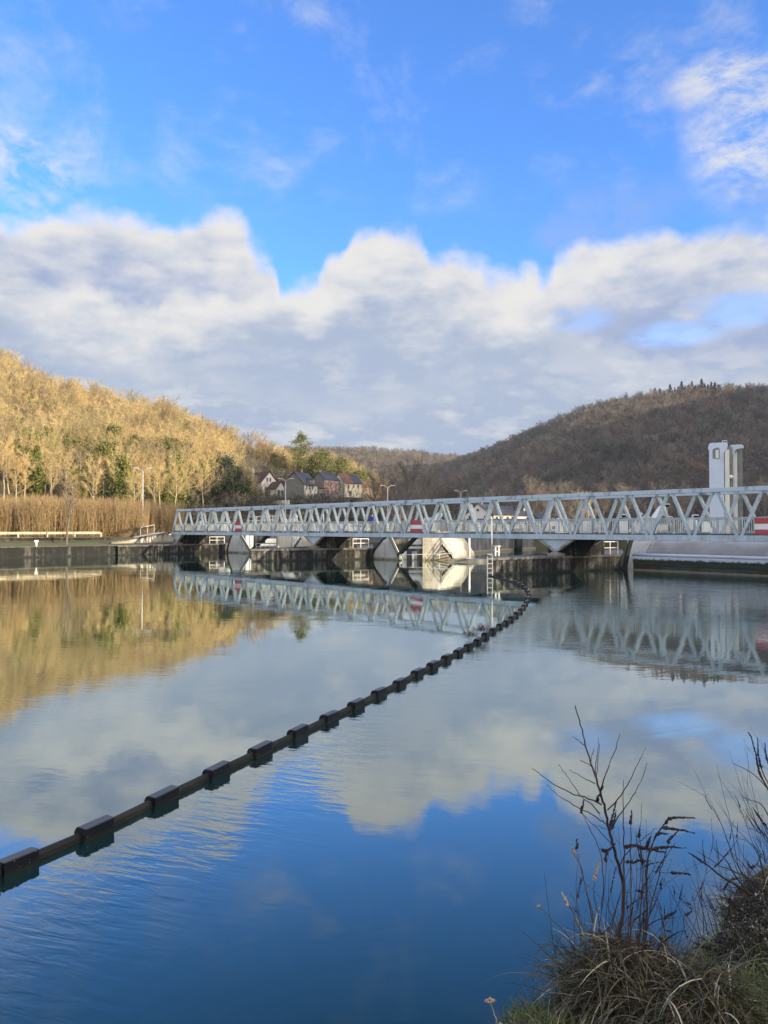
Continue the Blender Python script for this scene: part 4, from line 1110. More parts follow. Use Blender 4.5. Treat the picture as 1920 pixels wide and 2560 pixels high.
# right-hand group across the river
house(1214, 1330, 300, R(58), 14.0, 11.2, 6.3, 4.5, 'render_white', 'slate', 'white manor with a big gable and a blue slate roof behind the bridge',
      [('l', 0, 8.4, 1.1, 1.1), ('l', -3.2, 5.2, 1.4, 2.2), ('l', 3.2, 5.2, 1.4, 2.2), ('l', -3.2, 1.8, 1.4, 2.2), ('l', 3.2, 1.8, 1.4, 2.2), ('f', -3, 2.5, 1, 1.8), ('f', 0, 2.5, 1, 1.8), ('f', 3, 2.5, 1, 1.8)], [(-4, 0, 1, 1, 'stone')], name='manor')
house(1252, 1330, 296, R(14), 9.0, 8.0, 6.6, 3.4, 'render_cream', 'slate', 'cream wing with tall windows and a slate roof right of the manor gable',
      [('f', -3.3, 4.8, 1.0, 2.3), ('f', -1.1, 4.8, 1.0, 2.3), ('f', 1.1, 4.8, 1.0, 2.3), ('f', 3.3, 4.8, 1.0, 2.3)], name='house')
house(1262, 1334, 178, R(4), 17.0, 6.0, 2.4, .9, 'render_white', 'slate', 'long low white building with a dark roof in front of the manor',
      [('f', -7 + 2 * i, 1.2, .9, 1.7) for i in range(8)], name='long_building')
house(1297, 1330, 305, R(20), 6.6, 6.0, 6.4, 2.0, 'render_white', 'slate', 'small white cube-like house right of the cream wing', [('f', -1.5, 3.9, .9, 1.2), ('f', 1.2, 3.9, .9, 1.2)], [(2.5, 0, 1.2, .7, 'render_white')])
house(1346, 1330, 220, R(50), 6.5, 6.2, 2.6, 2.6, 'stone', 'slate', 'grey gabled barn left of the striped rail masts', [('l', 0, 1.6, 1.2, 1.2)])
house(1394, 1331, 205, R(55), 5.5, 5.6, 2.0, 2.2, 'render_white', 'tile_brown', 'small pale gabled shed behind the railing above the nearest pier', [('l', 0, 1.3, .9, 1.0)])
def car(px, py, D, rz, label, paint):
    c = P(px, py, D); c.z = top_z(c.x, c.y) if D > 120 else c.z
    t = thing('parked_car', label, 'car', c, rz)
    prof = [(-2.1, .35), (2.1, .35), (2.15, .75), (1.2, .92), (.55, 1.42), (-1.2, 1.45), (-1.95, .95), (-2.15, .8)]
    MB().prism([Vector((x, -.82, z)) for x, z in prof], (0, 1.64, 0)).build('body', M[paint], t, .08)
    g = [(.95, .95), (.48, 1.34), (-1.1, 1.37), (-1.7, .97)]
    MB().prism([Vector((x, -.835, z)) for x, z in g], (0, 1.67, 0)).build('side_window', M['glass'], t)
    for sx in (-1.3, 1.3):
        for sy in (-.8, .8): MB().tube([(sx, sy - .1, .33), (sx, sy + .1, .33)], .33, 12).build('wheel', M['black'], t)
M['car_white'] = mat('white_car_paint', (0.78, 0.78, 0.78), .3); M['car_silver'] = mat('silver_car_paint', (0.45, 0.47, 0.5), .3)
car(893, 1331, 130, R(10), 'white car parked behind the bridge below the red and slate roofed house', 'car_white')
car(850, 1331, 128, R(-60), 'silver car parked behind the bridge, farther left', 'car_silver')
car(900, 1250, 262, R(20), 'small white car parked beside the last house of the row', 'car_white')
wall_run('garden_wall', [tuple(P(684, 1250, 235).xy), tuple(P(722, 1250, 232).xy)], P(700, 1262, 234).z - 4, P(700, 1251, 234).z, .4, 'render_white', 'pale garden wall below the stone house')
# ------------------------------------------------------------------ trees
class TB:
    """numpy triangle builder: tubes for wood, blades / leaves for twigs"""
    def __init__(s, seed): s.r = np.random.default_rng(seed); s.V = []; s.T = []; s.M = []; s.n = 0
    def put(s, V, T, mi):
        s.V.append(np.asarray(V, float)); s.T.append(np.asarray(T, int) + s.n); s.M.append(np.full(len(T), mi)); s.n += len(V)
    def tube(s, pts, r0, r1, n=4, mi=0):
        pts = np.asarray(pts, float); k = len(pts)
        rad = np.linspace(r0, r1, k)[:, None, None]
        d = np.gradient(pts, axis=0); d /= np.linalg.norm(d, axis=1, keepdims=True) + 1e-9
        ref = np.where(np.abs(d[:, 2:3]) > .9, np.array([[1., 0, 0]]), np.array([[0, 0, 1.]]))
        x = np.cross(d, ref); x /= np.linalg.norm(x, axis=1, keepdims=True) + 1e-9; y = np.cross(d, x)
        a = np.linspace(0, 2 * np.pi, n, endpoint=False)
        V = pts[:, None] + rad * (x[:, None] * np.cos(a)[None, :, None] + y[:, None] * np.sin(a)[None, :, None])
        T = []
        for i in range(k - 1):
            for j in range(n):
                p, q = i * n + j, i * n + (j + 1) % n
                T += [(p, q, q + n), (p, q + n, p + n)]
        s.put(V.reshape(-1, 3), T, mi)
    def blades(s, base, dirs, length, width, mi=1):
        """thin triangles from base along dirs"""
        n = len(base)
        d = dirs / (np.linalg.norm(dirs, axis=1, keepdims=True) + 1e-9)
        x = np.cross(d, s.r.normal(size=(n, 3))); x /= np.linalg.norm(x, axis=1, keepdims=True) + 1e-9
        length = np.broadcast_to(length, n)[:, None]; width = np.broadcast_to(width, n)[:, None]
        V = np.stack([base - x * width / 2, base + x * width / 2, base + d * length], 1).reshape(-1, 3)
        s.put(V, np.arange(3 * n).reshape(-1, 3), mi)
    def leaves(s, c, size, mi=1, flat=0.0):
        n = len(c)
        a = s.r.normal(size=(n, 3)); a[:, 2] *= 1 - flat; a /= np.linalg.norm(a, axis=1, keepdims=True)
        b = np.cross(a, s.r.normal(size=(n, 3))); b /= np.linalg.norm(b, axis=1, keepdims=True)
        sz = (np.broadcast_to(size, n) * s.r.uniform(.6, 1.4, n))[:, None]
        V = np.stack([c - a * sz, c + b * sz * .7, c + a * sz, c - b * sz * .7], 1).reshape(-1, 3)
        i = np.arange(n)[:, None] * 4
        s.put(V, np.concatenate([i + [0, 1, 2], i + [0, 2, 3]]), mi)
    def mesh(s, name, mats, link=False, only=None):
        V = np.concatenate(s.V); T = np.concatenate(s.T); Mi = np.concatenate(s.M)
        if only is not None:
            k = np.isin(Mi, only); T = T[k]; Mi = np.searchsorted(only, Mi[k])
            u, inv = np.unique(T, return_inverse=True); V = V[u]; T = inv.reshape(-1, 3)
        return np_obj(name, V, T, mats, mi=Mi, link=link)

def curve_pts(r, p, d, L, n, up=0.1, jit=0.15):
    pts = [np.array(p, float)]; d = np.array(d, float)
    for _ in range(n):
        d = d + r.normal(size=3) * jit + np.array([0, 0, up]); d /= np.linalg.norm(d)
        pts.append(pts[-1] + d * L / n)
    return np.array(pts)

def bare_tree(seed, H, Rc, tr, nl=11, ns=4, nt=1500, tl=.9, tw=.05, fork=.3, up=.16, ivy=0, ivy_h=.75, leaf=.22, upb=.35):
    """materials: 0 wood, 1 twigs, 2 ivy leaves"""
    b = TB(seed); r = b.r
    lean = r.normal(size=2) * .03
    zs = np.linspace(0, H * .82, 8)
    wob = np.cumsum(r.normal(size=(8, 2)) * H * .009, axis=0)
    trunk = np.stack([lean[0] * zs + wob[:, 0], lean[1] * zs + wob[:, 1], zs], 1); trunk[0, :2] = 0
    trunk[0, 2] = -.6
    b.tube(trunk, tr, tr * .22, 6)
    segs = [(trunk[4:], .6)]
    for i in range(nl):
        f = fork + (1 - fork) * (i + r.uniform(0, .8)) / nl
        k = min(f, .97) * 7; j = int(k); p = trunk[j] + (trunk[min(j + 1, 7)] - trunk[j]) * (k - j)
        a = i * 2.4 + r.uniform(-.5, .5)
        el = r.uniform(.25, .75) + f * .35
        L = Rc * (1.25 - .55 * f) * r.uniform(.8, 1.2)
        d = np.array([np.cos(a) * np.cos(el), np.sin(a) * np.cos(el), np.sin(el)])
        lp = curve_pts(r, p, d, L, 5, up)
        r0 = tr * (.50 - .3 * f)
        b.tube(lp, r0, r0 * .25, 4)
        segs.append((lp[1:], 1))
        for q in range(ns):
            m = r.integers(1, 5); a2 = r.normal(size=3); a2[2] = abs(a2[2]) * .8
            d2 = (lp[m] - lp[m - 1]) / np.linalg.norm(lp[m] - lp[m - 1]) + a2 * .55
            sp = curve_pts(r, lp[m], d2, L * r.uniform(.35, .6), 3, up * 1.2)
            b.tube(sp, r0 * .35, r0 * .1, 3)
            segs.append((sp, 1.2))
    # twigs along every branch
    w = np.array([np.linalg.norm(np.diff(p, axis=0), axis=1).sum() * k for p, k in segs]); w /= w.sum()
    B, Dd = [], []
    for (p, _), c in zip(segs, r.multinomial(nt, w)):
        t = r.uniform(0, len(p) - 1.001, c); i = t.astype(int)
        q = p[i] + (p[i + 1] - p[i]) * (t - i)[:, None]
        dd = (p[i + 1] - p[i]); dd /= np.linalg.norm(dd, axis=1, keepdims=True)
        B.append(q); Dd.append(dd * .7 + r.normal(size=(c, 3)) * .6 + np.array([0, 0, upb]))
    B, Dd = np.concatenate(B), np.concatenate(Dd)
    b.blades(B, Dd, r.uniform(.5, 1.4, len(B)) * tl, tw, 1)
    h = len(B) // 2      # second-order twigs leaving the first ones
    k = r.integers(0, len(B), h)
    b.blades(B[k] + Dd[k] / np.linalg.norm(Dd[k], axis=1, keepdims=True) * tl * .5, Dd[k] + r.normal(size=(h, 3)) * .6, r.uniform(.4, 1.0, h) * tl, tw * .8, 1)
    if ivy:
        P_ = []
        zt = r.uniform(0, 1, ivy) ** .8 * H * ivy_h
        t = np.clip(zt / (H * .82), 0, .999) * 7; i = t.astype(int)
        q = trunk[i] + (trunk[i + 1] - trunk[i]) * (t - i)[:, None]; q[:, 2] = np.maximum(q[:, 2], .1)
        rad = Rc * .58 * (0.45 + .55 * np.sin(np.clip(zt / (H * ivy_h), 0, 1) * 2.7 + .35)) * (0.75 + .35 * np.sin(zt * 1.7 + seed))
        o = r.normal(size=(ivy, 3)); o /= np.linalg.norm(o, axis=1, keepdims=True)
        clump = np.sin(q[:, 2] * 2.1 + np.arctan2(o[:, 1], o[:, 0]) * 3 + seed)
        q = q + o * (rad * r.uniform(.25, 1, ivy) ** .5 * (1 + .25 * clump))[:, None]
        b.leaves(q, leaf, 2)
    return b

def conifer(seed, H, Rb, nb=70, nl=16, drop=.25, leaf=.32, bottom=.08):
    """spruce-like: whorled drooping boughs carrying flat needle sprays; 0 wood 1 needles"""
    b = TB(seed); r = b.r
    b.tube([(0, 0, -.5), (0, 0, H * .5), (0, 0, H)], H * .016, .02, 6)
    for i in range(nb):
        f = bottom + (1 - bottom) * (i + r.uniform(0, 1)) / nb
        a = i * 2.399; L = Rb * (1 - f) ** .85 * r.uniform(.65, 1.15) + .15
        d = np.array([np.cos(a), np.sin(a), .25 - drop])
        lp = curve_pts(r, (0, 0, H * f), d, L, 3, -drop * .25, .05)
        if L > .8: b.tube(lp, .05, .015, 3)
        n = max(4, int(nl * (L / Rb + .25)))
        t = r.uniform(.15, 1, n) * 2.999; k = t.astype(int)
        q = lp[k] + (lp[k + 1] - lp[k]) * (t - k)[:, None]
        side = np.array([-np.sin(a), np.cos(a), 0])
        q = q + side * (r.uniform(-1, 1, n) * L * .28)[:, None] + np.array([0, 0, -.12]) * r.uniform(0, 1.6, n)[:, None]
        b.leaves(q, leaf * (.7 + .6 * L / Rb), 1, .55)
    return b

def pine(seed, H, Rc, lean=0.0, pads=26, per=150, bare=.45):
    """Scots pine: bare lower trunk, irregular cloud-like needle pads; 0 wood 1 needles"""
    b = TB(seed); r = b.r
    zs = np.linspace(-.5, H * .93, 9); x = lean * (zs / H) ** 2 * H
    tk = np.stack([x + r.normal(size=9) * .08, r.normal(size=9) * .08, zs], 1)
    b.tube(tk, H * .017, .05, 6)
    for i in range(pads):
        f = bare + (1 - bare) * ((i + r.uniform(0, 1)) / pads)
        k = f * 7.6; j = int(k); p = tk[j] + (tk[j + 1] - tk[j]) * (k - j)
        a = i * 2.4 + r.uniform(-.6, .6)
        prof = np.sin(np.clip((f - bare) / (1 - bare), 0.0, 1) * 2.5 + .55)
        L = Rc * prof * r.uniform(.5, 1.1)
        lp = curve_pts(r, p, (np.cos(a), np.sin(a), .25), L, 4, .06, .1)
        b.tube(lp, .09, .03, 4)
        for e in (lp[-1], lp[2] + r.normal(size=3) * .4):
            s = np.array([1.15, 1.15, .55]) * (.75 + .5 * prof) * Rc / 4.2
            c = r.normal(size=(per, 3)) * .62
            b.leaves(e + c * s + np.array([0, 0, .2]), .17 + .03 * Rc / 4, 1, .2)
    c = r.normal(size=(per * 2, 3)) * np.array([.6, .6, .5]) * Rc / 4.2
    b.leaves(tk[-1] + c, .2, 1, .2)
    return b

def bush(seed, H, Rr, n=500, leaf=.2, stems=14):
    b = TB(seed); r = b.r
    for i in range(stems):
        a = r.uniform(0, 6.28); d = (np.cos(a) * .5, np.sin(a) * .5, 1)
        lp = curve_pts(r, (np.cos(a) * .2 * Rr, np.sin(a) * .2 * Rr, -.2), d, H * r.uniform(.6, 1.1), 4, .03, .14)
        b.tube(lp, .05, .012, 3)
        m = n // stems; t = r.uniform(.6, 3.99, m); k = t.astype(int)
        q = lp[k] + (lp[k + 1] - lp[k]) * (t - k)[:, None]
        b.blades(q, r.normal(size=(m, 3)) * .7 + np.array([0, 0, .5]), r.uniform(.3, .9, m) * H * .3, .045, 1)
        if leaf: b.leaves(q[::2] + r.normal(size=(len(q[::2]), 3)) * .25, leaf, 2)
    return b

def coppice(seed, H, n=34, Rr=1.3):
    b = TB(seed); r = b.r
    for i in range(n):
        a = r.uniform(0, 6.28); q = r.uniform(0, 1) ** .5 * Rr
        h = H * r.uniform(.65, 1.1)
        lp = curve_pts(r, (np.cos(a) * q, np.sin(a) * q, -.2), (np.cos(a) * .10, np.sin(a) * .10, 1), h, 4, .06, .05)
        b.tube(lp, .026, .008, 3)
        m = 14; t = r.uniform(1.0, 3.99, m); k = t.astype(int)
        p = lp[k] + (lp[k + 1] - lp[k]) * (t - k)[:, None]
        b.blades(p, r.normal(size=(m, 3)) * .35 + np.array([0, 0, 1]), r.uniform(.3, .9, m), .028, 1)
    return b

M['bark_pale'] = leafy('pale_bark', (0.50, 0.43, 0.30), (0.34, 0.28, 0.19), .6)
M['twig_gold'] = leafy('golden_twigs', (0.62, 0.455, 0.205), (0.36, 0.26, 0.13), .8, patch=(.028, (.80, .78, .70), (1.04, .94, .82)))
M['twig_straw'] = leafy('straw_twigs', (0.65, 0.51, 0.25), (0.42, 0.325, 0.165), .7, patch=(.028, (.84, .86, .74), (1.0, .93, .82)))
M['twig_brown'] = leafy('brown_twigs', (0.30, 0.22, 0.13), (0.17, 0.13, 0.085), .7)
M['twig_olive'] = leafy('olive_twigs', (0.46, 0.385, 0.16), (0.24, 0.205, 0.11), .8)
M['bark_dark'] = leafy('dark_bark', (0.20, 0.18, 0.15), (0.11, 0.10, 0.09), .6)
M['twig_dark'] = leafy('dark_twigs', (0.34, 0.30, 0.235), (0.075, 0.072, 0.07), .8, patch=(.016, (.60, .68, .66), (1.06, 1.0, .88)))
M['twig_purple'] = leafy('russet_twigs', (0.33, 0.25, 0.20), (0.085, 0.075, 0.075), .8, patch=(.016, (.60, .70, .68), (1.08, .97, .86)))
M['ivy'] = leafy('ivy_leaves', (0.085, 0.115, 0.02), (0.20, 0.21, 0.055), .3, .5, 1.2)
M['needles'] = leafy('spruce_needles', (0.03, 0.045, 0.026), (0.06, 0.075, 0.04), .35, .6, 1.0)
M['pine_needles'] = leafy('pine_needles', (0.11, 0.14, 0.042), (0.21, 0.215, 0.075), .3, .6, .8)
M['pine_bark'] = leafy('pine_bark', (0.32, 0.19, 0.10), (0.22, 0.14, 0.08), .5)
M['reed_stem'] = leafy('coppice_stems', (0.37, 0.265, 0.135), (0.20, 0.145, 0.08), .7)
M['bush_leaf'] = leafy('bush_leaves', (0.035, 0.045, 0.02), (0.07, 0.065, 0.03), .5)

PROTO = bpy.data.collections.new('plant_sources')      # not linked into the scene: sources for the uncountable woods
def proto_set(name, objs):
    c = bpy.data.collections.new(name)
    for o in objs: c.objects.link(o)
    return c
def scatter(name, pts, coll, nvar, smin, smax, tilt=.05, seed=1):
    """one 'stuff' object: instances of coll on pts"""
    r = np.random.default_rng(seed); n = len(pts)
    me = bpy.data.meshes.new(name); me.from_pydata([tuple(p) for p in pts], [], [])
    at_ = me.attributes.new('inst_rot', 'FLOAT_VECTOR', 'POINT')
    rot = np.stack([r.normal(size=n) * tilt, r.normal(size=n) * tilt, r.uniform(0, 6.28, n)], 1).astype(np.float32)
    at_.data.foreach_set('vector', rot.ravel())
    a2 = me.attributes.new('inst_scale', 'FLOAT', 'POINT'); a2.data.foreach_set('value', r.uniform(smin, smax, n).astype(np.float32))
    a3 = me.attributes.new('inst_idx', 'INT', 'POINT'); a3.data.foreach_set('value', r.integers(0, nvar, n).astype(np.int32))
    o = bpy.data.objects.new(name, me); COL.objects.link(o)
    ng = bpy.data.node_groups.new(name, 'GeometryNodeTree')
    ng.interface.new_socket('Geometry', in_out='INPUT', socket_type='NodeSocketGeometry')
    ng.interface.new_socket('Geometry', in_out='OUTPUT', socket_type='NodeSocketGeometry')
    N = ng.nodes; gi, go = N.new('NodeGroupInput'), N.new('NodeGroupOutput')
    ip_ = N.new('GeometryNodeInstanceOnPoints'); ci = N.new('GeometryNodeCollectionInfo')
    ci.inputs['Collection'].default_value = coll
    ci.inputs['Separate Children'].default_value = True; ci.inputs['Reset Children'].default_value = True
    def attr(nm, dt):
        q = N.new('GeometryNodeInputNamedAttribute'); q.data_type = dt; q.inputs['Name'].default_value = nm; return q.outputs['Attribute']
    l = ng.links
    l.new(gi.outputs[0], ip_.inputs['Points']); l.new(ci.outputs[0], ip_.inputs['Instance'])
    ip_.inputs['Pick Instance'].default_value = True
    l.new(attr('inst_idx', 'INT'), ip_.inputs['Instance Index'])
    l.new(attr('inst_rot', 'FLOAT_VECTOR'), ip_.inputs['Rotation']); l.new(attr('inst_scale', 'FLOAT'), ip_.inputs['Scale'])
    l.new(ip_.outputs[0], go.inputs[0])
    md = o.modifiers.new('scatter', 'NODES'); md.node_group = ng
    return stuff(o)

def joined(b, name, mats): return b.mesh(name, mats, link=False)
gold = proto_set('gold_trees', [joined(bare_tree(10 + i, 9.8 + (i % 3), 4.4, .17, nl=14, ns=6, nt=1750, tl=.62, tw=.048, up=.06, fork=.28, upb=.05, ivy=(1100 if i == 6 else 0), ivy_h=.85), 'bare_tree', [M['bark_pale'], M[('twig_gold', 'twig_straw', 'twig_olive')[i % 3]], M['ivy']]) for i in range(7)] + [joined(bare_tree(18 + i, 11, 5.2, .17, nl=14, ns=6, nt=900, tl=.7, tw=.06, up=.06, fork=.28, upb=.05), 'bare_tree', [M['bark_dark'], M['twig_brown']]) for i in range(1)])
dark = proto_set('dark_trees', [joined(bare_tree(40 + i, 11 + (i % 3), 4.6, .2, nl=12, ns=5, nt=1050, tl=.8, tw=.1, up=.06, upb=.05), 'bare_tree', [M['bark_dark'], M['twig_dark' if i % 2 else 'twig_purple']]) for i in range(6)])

def poisson(n, x0, x1, y0, y1, dmin, seed):
    """jittered hex-ish points in (px, depth) bands"""
    r = np.random.default_rng(seed); out = []
    return r
def wood(h, p0, p1, sp, seed, past=30, keep=None, start=4):
    r = np.random.default_rng(seed); pts = []
    D = float(min(ip(p0, h['Db']), ip(p1, h['Db']), *[d for x, d in h['Db'] if p0 <= x <= p1] or [9e9])) + start
    Dm = float(max(d for x, d in h['Dr'])) + past
    while D < Dm:
        stp = sp * F / D
        px = p0 + r.uniform(0, stp)
        while px < p1:
            q = px + r.uniform(-.4, .4) * stp; d = D + r.uniform(-.45, .45) * sp
            if ip(q, h['Db']) + start < d < ip(q, h['Dr']) + past and (keep is None or keep(q, d)):
                pts.append(((q - 960) / F * d, d, float(hill_z(h, q, d)) - .1))
            px += stp
        D += sp * .87
    return pts
def clear_houses(px, D): return not (590 < px < 960 and D < 306 - (px > 900) * 20) 
low_ = proto_set('slope_foot_trees', [joined(bare_tree(22 + i, 10.5, 4.8, .17, nl=13, ns=5, nt=1300, tl=.65, tw=.05, up=.08, fork=.26, upb=.1, ivy=(0, 1500, 2600, 0, 700)[i], ivy_h=(0, .8, 1.0, 0, .9)[i], leaf=.24), 'bare_tree', [M['bark_pale'], M[('twig_olive', 'twig_straw', 'twig_olive', 'twig_brown', 'twig_gold')[i]], M['ivy']]) for i in range(5)])
is_low = lambda px, D: D < ip(px, HL['Db']) + 62 + 14 * math.sin(px * .021) and px < 640
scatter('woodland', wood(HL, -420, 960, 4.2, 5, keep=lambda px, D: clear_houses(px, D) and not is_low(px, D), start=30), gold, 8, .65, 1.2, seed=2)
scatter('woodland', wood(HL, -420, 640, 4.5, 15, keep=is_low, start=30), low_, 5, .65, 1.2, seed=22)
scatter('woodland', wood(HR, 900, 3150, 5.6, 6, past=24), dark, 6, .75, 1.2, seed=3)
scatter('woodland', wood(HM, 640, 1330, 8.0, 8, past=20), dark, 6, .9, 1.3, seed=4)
# unseen trees added along the near hill's crest to soften the edge of its shade
r_ = np.random.default_rng(11); pts = []
for i in range(420):
    a_, w_ = r_.uniform(205, 245), r_.uniform(-40, 420)
    pts.append((SH.x * a_ + SQ.x * w_, SH.y * a_ + SQ.y * w_, float(near_hill_z(a_, w_)) - 1))
scatter('woodland', pts, dark, 6, .8, 1.2, seed=9)

# coppice belt on the far bank
reeds = proto_set('coppice_clumps', [joined(coppice(70 + i, 4.1), 'coppice', [M['reed_stem'], M['reed_stem']]) for i in range(5)])
pts = []
for i in range(2600):
    s, w = r_.uniform(-70, 34), r_.uniform(9, 34)
    x, y = LBp(s, w)
    px = 960 + F * x / y
    if y > 20 and px > -500 and px < (330 + w * 2 if y < 104 else 440): pts.append((x, y, max(float(ground_z(x, y)), float(hill_z(HL, px, y))) - .1))
scatter('coppice', pts, reeds, 5, .8, 1.15, .04, seed=12)

# ---- single trees
def tree_thing(name, b, mats, label, cat, loc, group=None, rz=0.0, parts=(('trunk', [0]), ('crown', [1]))):
    t = thing(name, label, cat, loc, rz, group)
    for nm, idx in parts:
        o = b.mesh(nm, [mats[i] for i in idx], link=True, only=idx); o.parent = t
    return t
def clone(t, label, loc, rz, s, group=None):
    c = copy_tree(t); c.location = loc; c.rotation_euler = (0, 0, rz); c.scale = (s, s, s); c['label'] = label
    if group: c['group'] = group
    return c
def foot(px, D, dz=-.1):
    x = (px - 960) / F * D; return Vector((x, D, top_z(x, D) + dz))

# ivy-clad trees at the foot of the left hill
IV = (('trunk', [0]), ('crown', [1]), ('ivy', [2]))
iv = tree_thing('ivy_tree', bare_tree(101, 12.5, 3.6, .2, nl=10, nt=1300, tw=.05, ivy=1900, ivy_h=.92, leaf=.24), [M['bark_pale'], M['twig_straw'], M['ivy']], 'tall bare tree wrapped in green ivy right of the lamp-less left end, nearest the left edge', 'tree', foot(92, 158), 'ivy-clad trees on the left hillside', 0, IV)
iv['label'] = 'narrow ivy-covered tree nearest the left edge of the hillside'
iv2 = tree_thing('ivy_tree', bare_tree(102, 12.5, 5.4, .24, nl=12, nt=1500, tw=.05, ivy=2600, ivy_h=.95, leaf=.25), [M['bark_pale'], M['twig_straw'], M['ivy']], 'broad ivy-covered tree just left of the tall lamp by the ramp', 'tree', foot(300, 158), 'ivy-clad trees on the left hillside', 0, IV)
clone(iv2, 'smaller ivy-covered tree to the right of the tall lamp by the ramp', foot(425, 168), 1.9, .72)
clone(iv, 'slim ivy-covered tree farthest right, up the slope behind the dark conifers', foot(482, 185), 2.2, .95)
clone(iv, 'low ivy-covered tree between the two biggest ivy trees', foot(205, 152), 4.1, .55)
clone(iv2, 'half-hidden ivy-covered tree behind the young tree on the grass strip', foot(150, 172), 3.0, .7)
# pale-trunked bare trees along the foot of the hill
ft = tree_thing('bare_tree', bare_tree(111, 13, 3.6, .2, nl=12, ns=4, nt=1300, tw=.045, fork=.38), [M['bark_pale'], M['twig_straw']], 'pale-trunked bare tree at the foot of the sunlit hill', 'tree', foot(128, 150), 'bare trees along the foot of the sunlit hill')
ft2 = tree_thing('bare_tree', bare_tree(112, 11, 3.2, .14, nl=11, ns=4, nt=1200, tw=.045, fork=.3), [M['bark_pale'], M['twig_gold']], 'pale-trunked bare tree at the foot of the sunlit hill', 'tree', foot(42, 146), 'bare trees along the foot of the sunlit hill')
for i, (px, D, s) in enumerate([(8, 150, .95), (24, 155, 1.1), (62, 150, .85), (108, 162, 1.0), (165, 158, .95), (185, 147, .8), (232, 150, 1.0), (255, 160, 1.1), (335, 150, .8), (352, 162, 1.1), (385, 152, .85), (400, 166, 1.1), (440, 160, .9), (458, 178, 1.1), (505, 182, 1.05), (530, 200, 1.0), (560, 215, 1.1), (-30, 150, 1.0), (-70, 156, 1.0)]):
    clone((ft, ft2)[i % 2], ft['label'], foot(px, D), i * 1.7, s)
for src, px, D, s_, lb in [(iv2, 262, 170, .8, 'ivy-covered tree close behind the left side of the broad ivy tree'), (iv, 345, 164, .8, 'slim ivy-covered tree directly right of the tall lamp head'), (iv, 20, 166, .8, 'ivy-covered tree cut by the left edge, behind pale trunks'),
                           (iv2, 385, 178, .6, 'ivy-covered tree low on the slope midway between the tall lamp and the bridge end'), (iv2, 460, 192, .62, 'rounded ivy-covered tree up the slope above the bridge end'), (iv, 118, 180, 1.1, 'tall ivy-covered tree set back between the two leftmost ivy trees')]:
    clone(src, lb, foot(px, D), px * .7, s_)
# young tree on the grass strip
yt = LBp(13.0, 3.2)
yp = P(165, 1357, 80.5)
tree_thing('young_tree', bare_tree(121, 7.4, 2.5, .13, nl=9, ns=4, nt=420, tl=.55, tw=.022, fork=.42, up=.2), [M['bark_dark'], M['twig_dark']], 'young leafless tree standing on the grass strip above the quay wall', 'tree', (yp.x, yp.y, float(ground_z(yp.x, yp.y)) - .05))
# dark conifers and evergreens left of the houses
EG = 'dark evergreens left of the houses'
ev = tree_thing('evergreen_tree', bare_tree(131, 11.5, 5.2, .24, nl=12, nt=700, tw=.05, ivy=4200, ivy_h=1.05, leaf=.26), [M['bark_dark'], M['twig_dark'], M['needles']], 'tallest bushy dark evergreen left of the white gabled house', 'tree', foot(563, 205), EG, 0, IV)
ev2 = tree_thing('evergreen_tree', bare_tree(132, 9, 5.4, .22, nl=11, nt=900, tw=.05, ivy=2600, ivy_h=1.0, leaf=.26), [M['bark_dark'], M['twig_dark'], M['needles']], 'rounded dark evergreen just left of the white gabled house', 'tree', foot(596, 212), EG, 0, IV)
for src, px, D, s, lb in [(ev2, 530, 196, .9, 'dark rounded evergreen second from the left in the group by the houses'), (ev, 502, 186, .7, 'leftmost dark evergreen in the group by the houses'), (ev2, 572, 186, .62, 'low dark evergreen at the front of the group by the houses'), (ev2, 478, 178, .5, 'small dark evergreen bush at the top of the coppice belt')]:
    clone(src, lb, foot(px, D), px * .37, s)
cf = tree_thing('conifer', conifer(133, 12, 3.0, 80, 18, .3, .36), [M['bark_dark'], M['needles']], 'single pointed dark conifer among the rounded evergreens', 'tree', foot(546, 203))
# pines behind the houses
PG = 'tall pines behind the houses'
pa = tree_thing('pine_tree', pine(141, 20.5, 4.6, -.02, 30, 80, .30), [M['pine_bark'], M['pine_needles']], 'tallest pine with a slim bare trunk above the stone house', 'tree', foot(754, 300), PG)
pb_ = tree_thing('pine_tree', pine(142, 16.5, 5.6, .02, 34, 100, .2), [M['pine_bark'], M['pine_needles']], 'broad dark pine above the pink house, second tallest', 'tree', foot(806, 302), PG)
pc_ = tree_thing('pine_tree', pine(143, 15, 5.2, .03, 28, 110, .2), [M['pine_bark'], M['pine_needles']], 'pine with a pointed top between the broad pine and the round one', 'tree', foot(850, 304), PG)
pd_ = tree_thing('pine_tree', pine(144, 13, 6.2, .05, 32, 120, .25), [M['pine_bark'], M['pine_needles']], 'lowest round-headed pine at the right end of the pine row', 'tree', foot(892, 300), PG)
clone(pc_, 'small pine half hidden between the tallest and the broad pine', foot(778, 308), 2.0, .75)
# spruces on the far right ridge
rc = tree_thing('spruce', conifer(151, 17, 5.6, 50, 12, .2, .8, .3), [M['bark_dark'], M['needles']], 'small dark spruce on the skyline of the right-hand hill', 'tree', foot(1790, 655), 'row of spruces on the right-hand skyline')
for i, px in enumerate([1640, 1652, 1664, 1678, 1690, 1698, 1707, 1716, 1724, 1733, 1741, 1749, 1757, 1765, 1773, 1781, 1800, 1640]):
    D = float(ip(px, HR['Dr'])) + 4 + (i % 3) * 6
    clone(rc, rc['label'], foot(px, D), i * 1.3, [.95, 1.0, .9, 1.05, .95, 1.1, 1.15, 1.0, 1.15, 1.1, 1.0, 1.1, 1.2, 1.05, 1.1, 1.0, .95, .8][i])
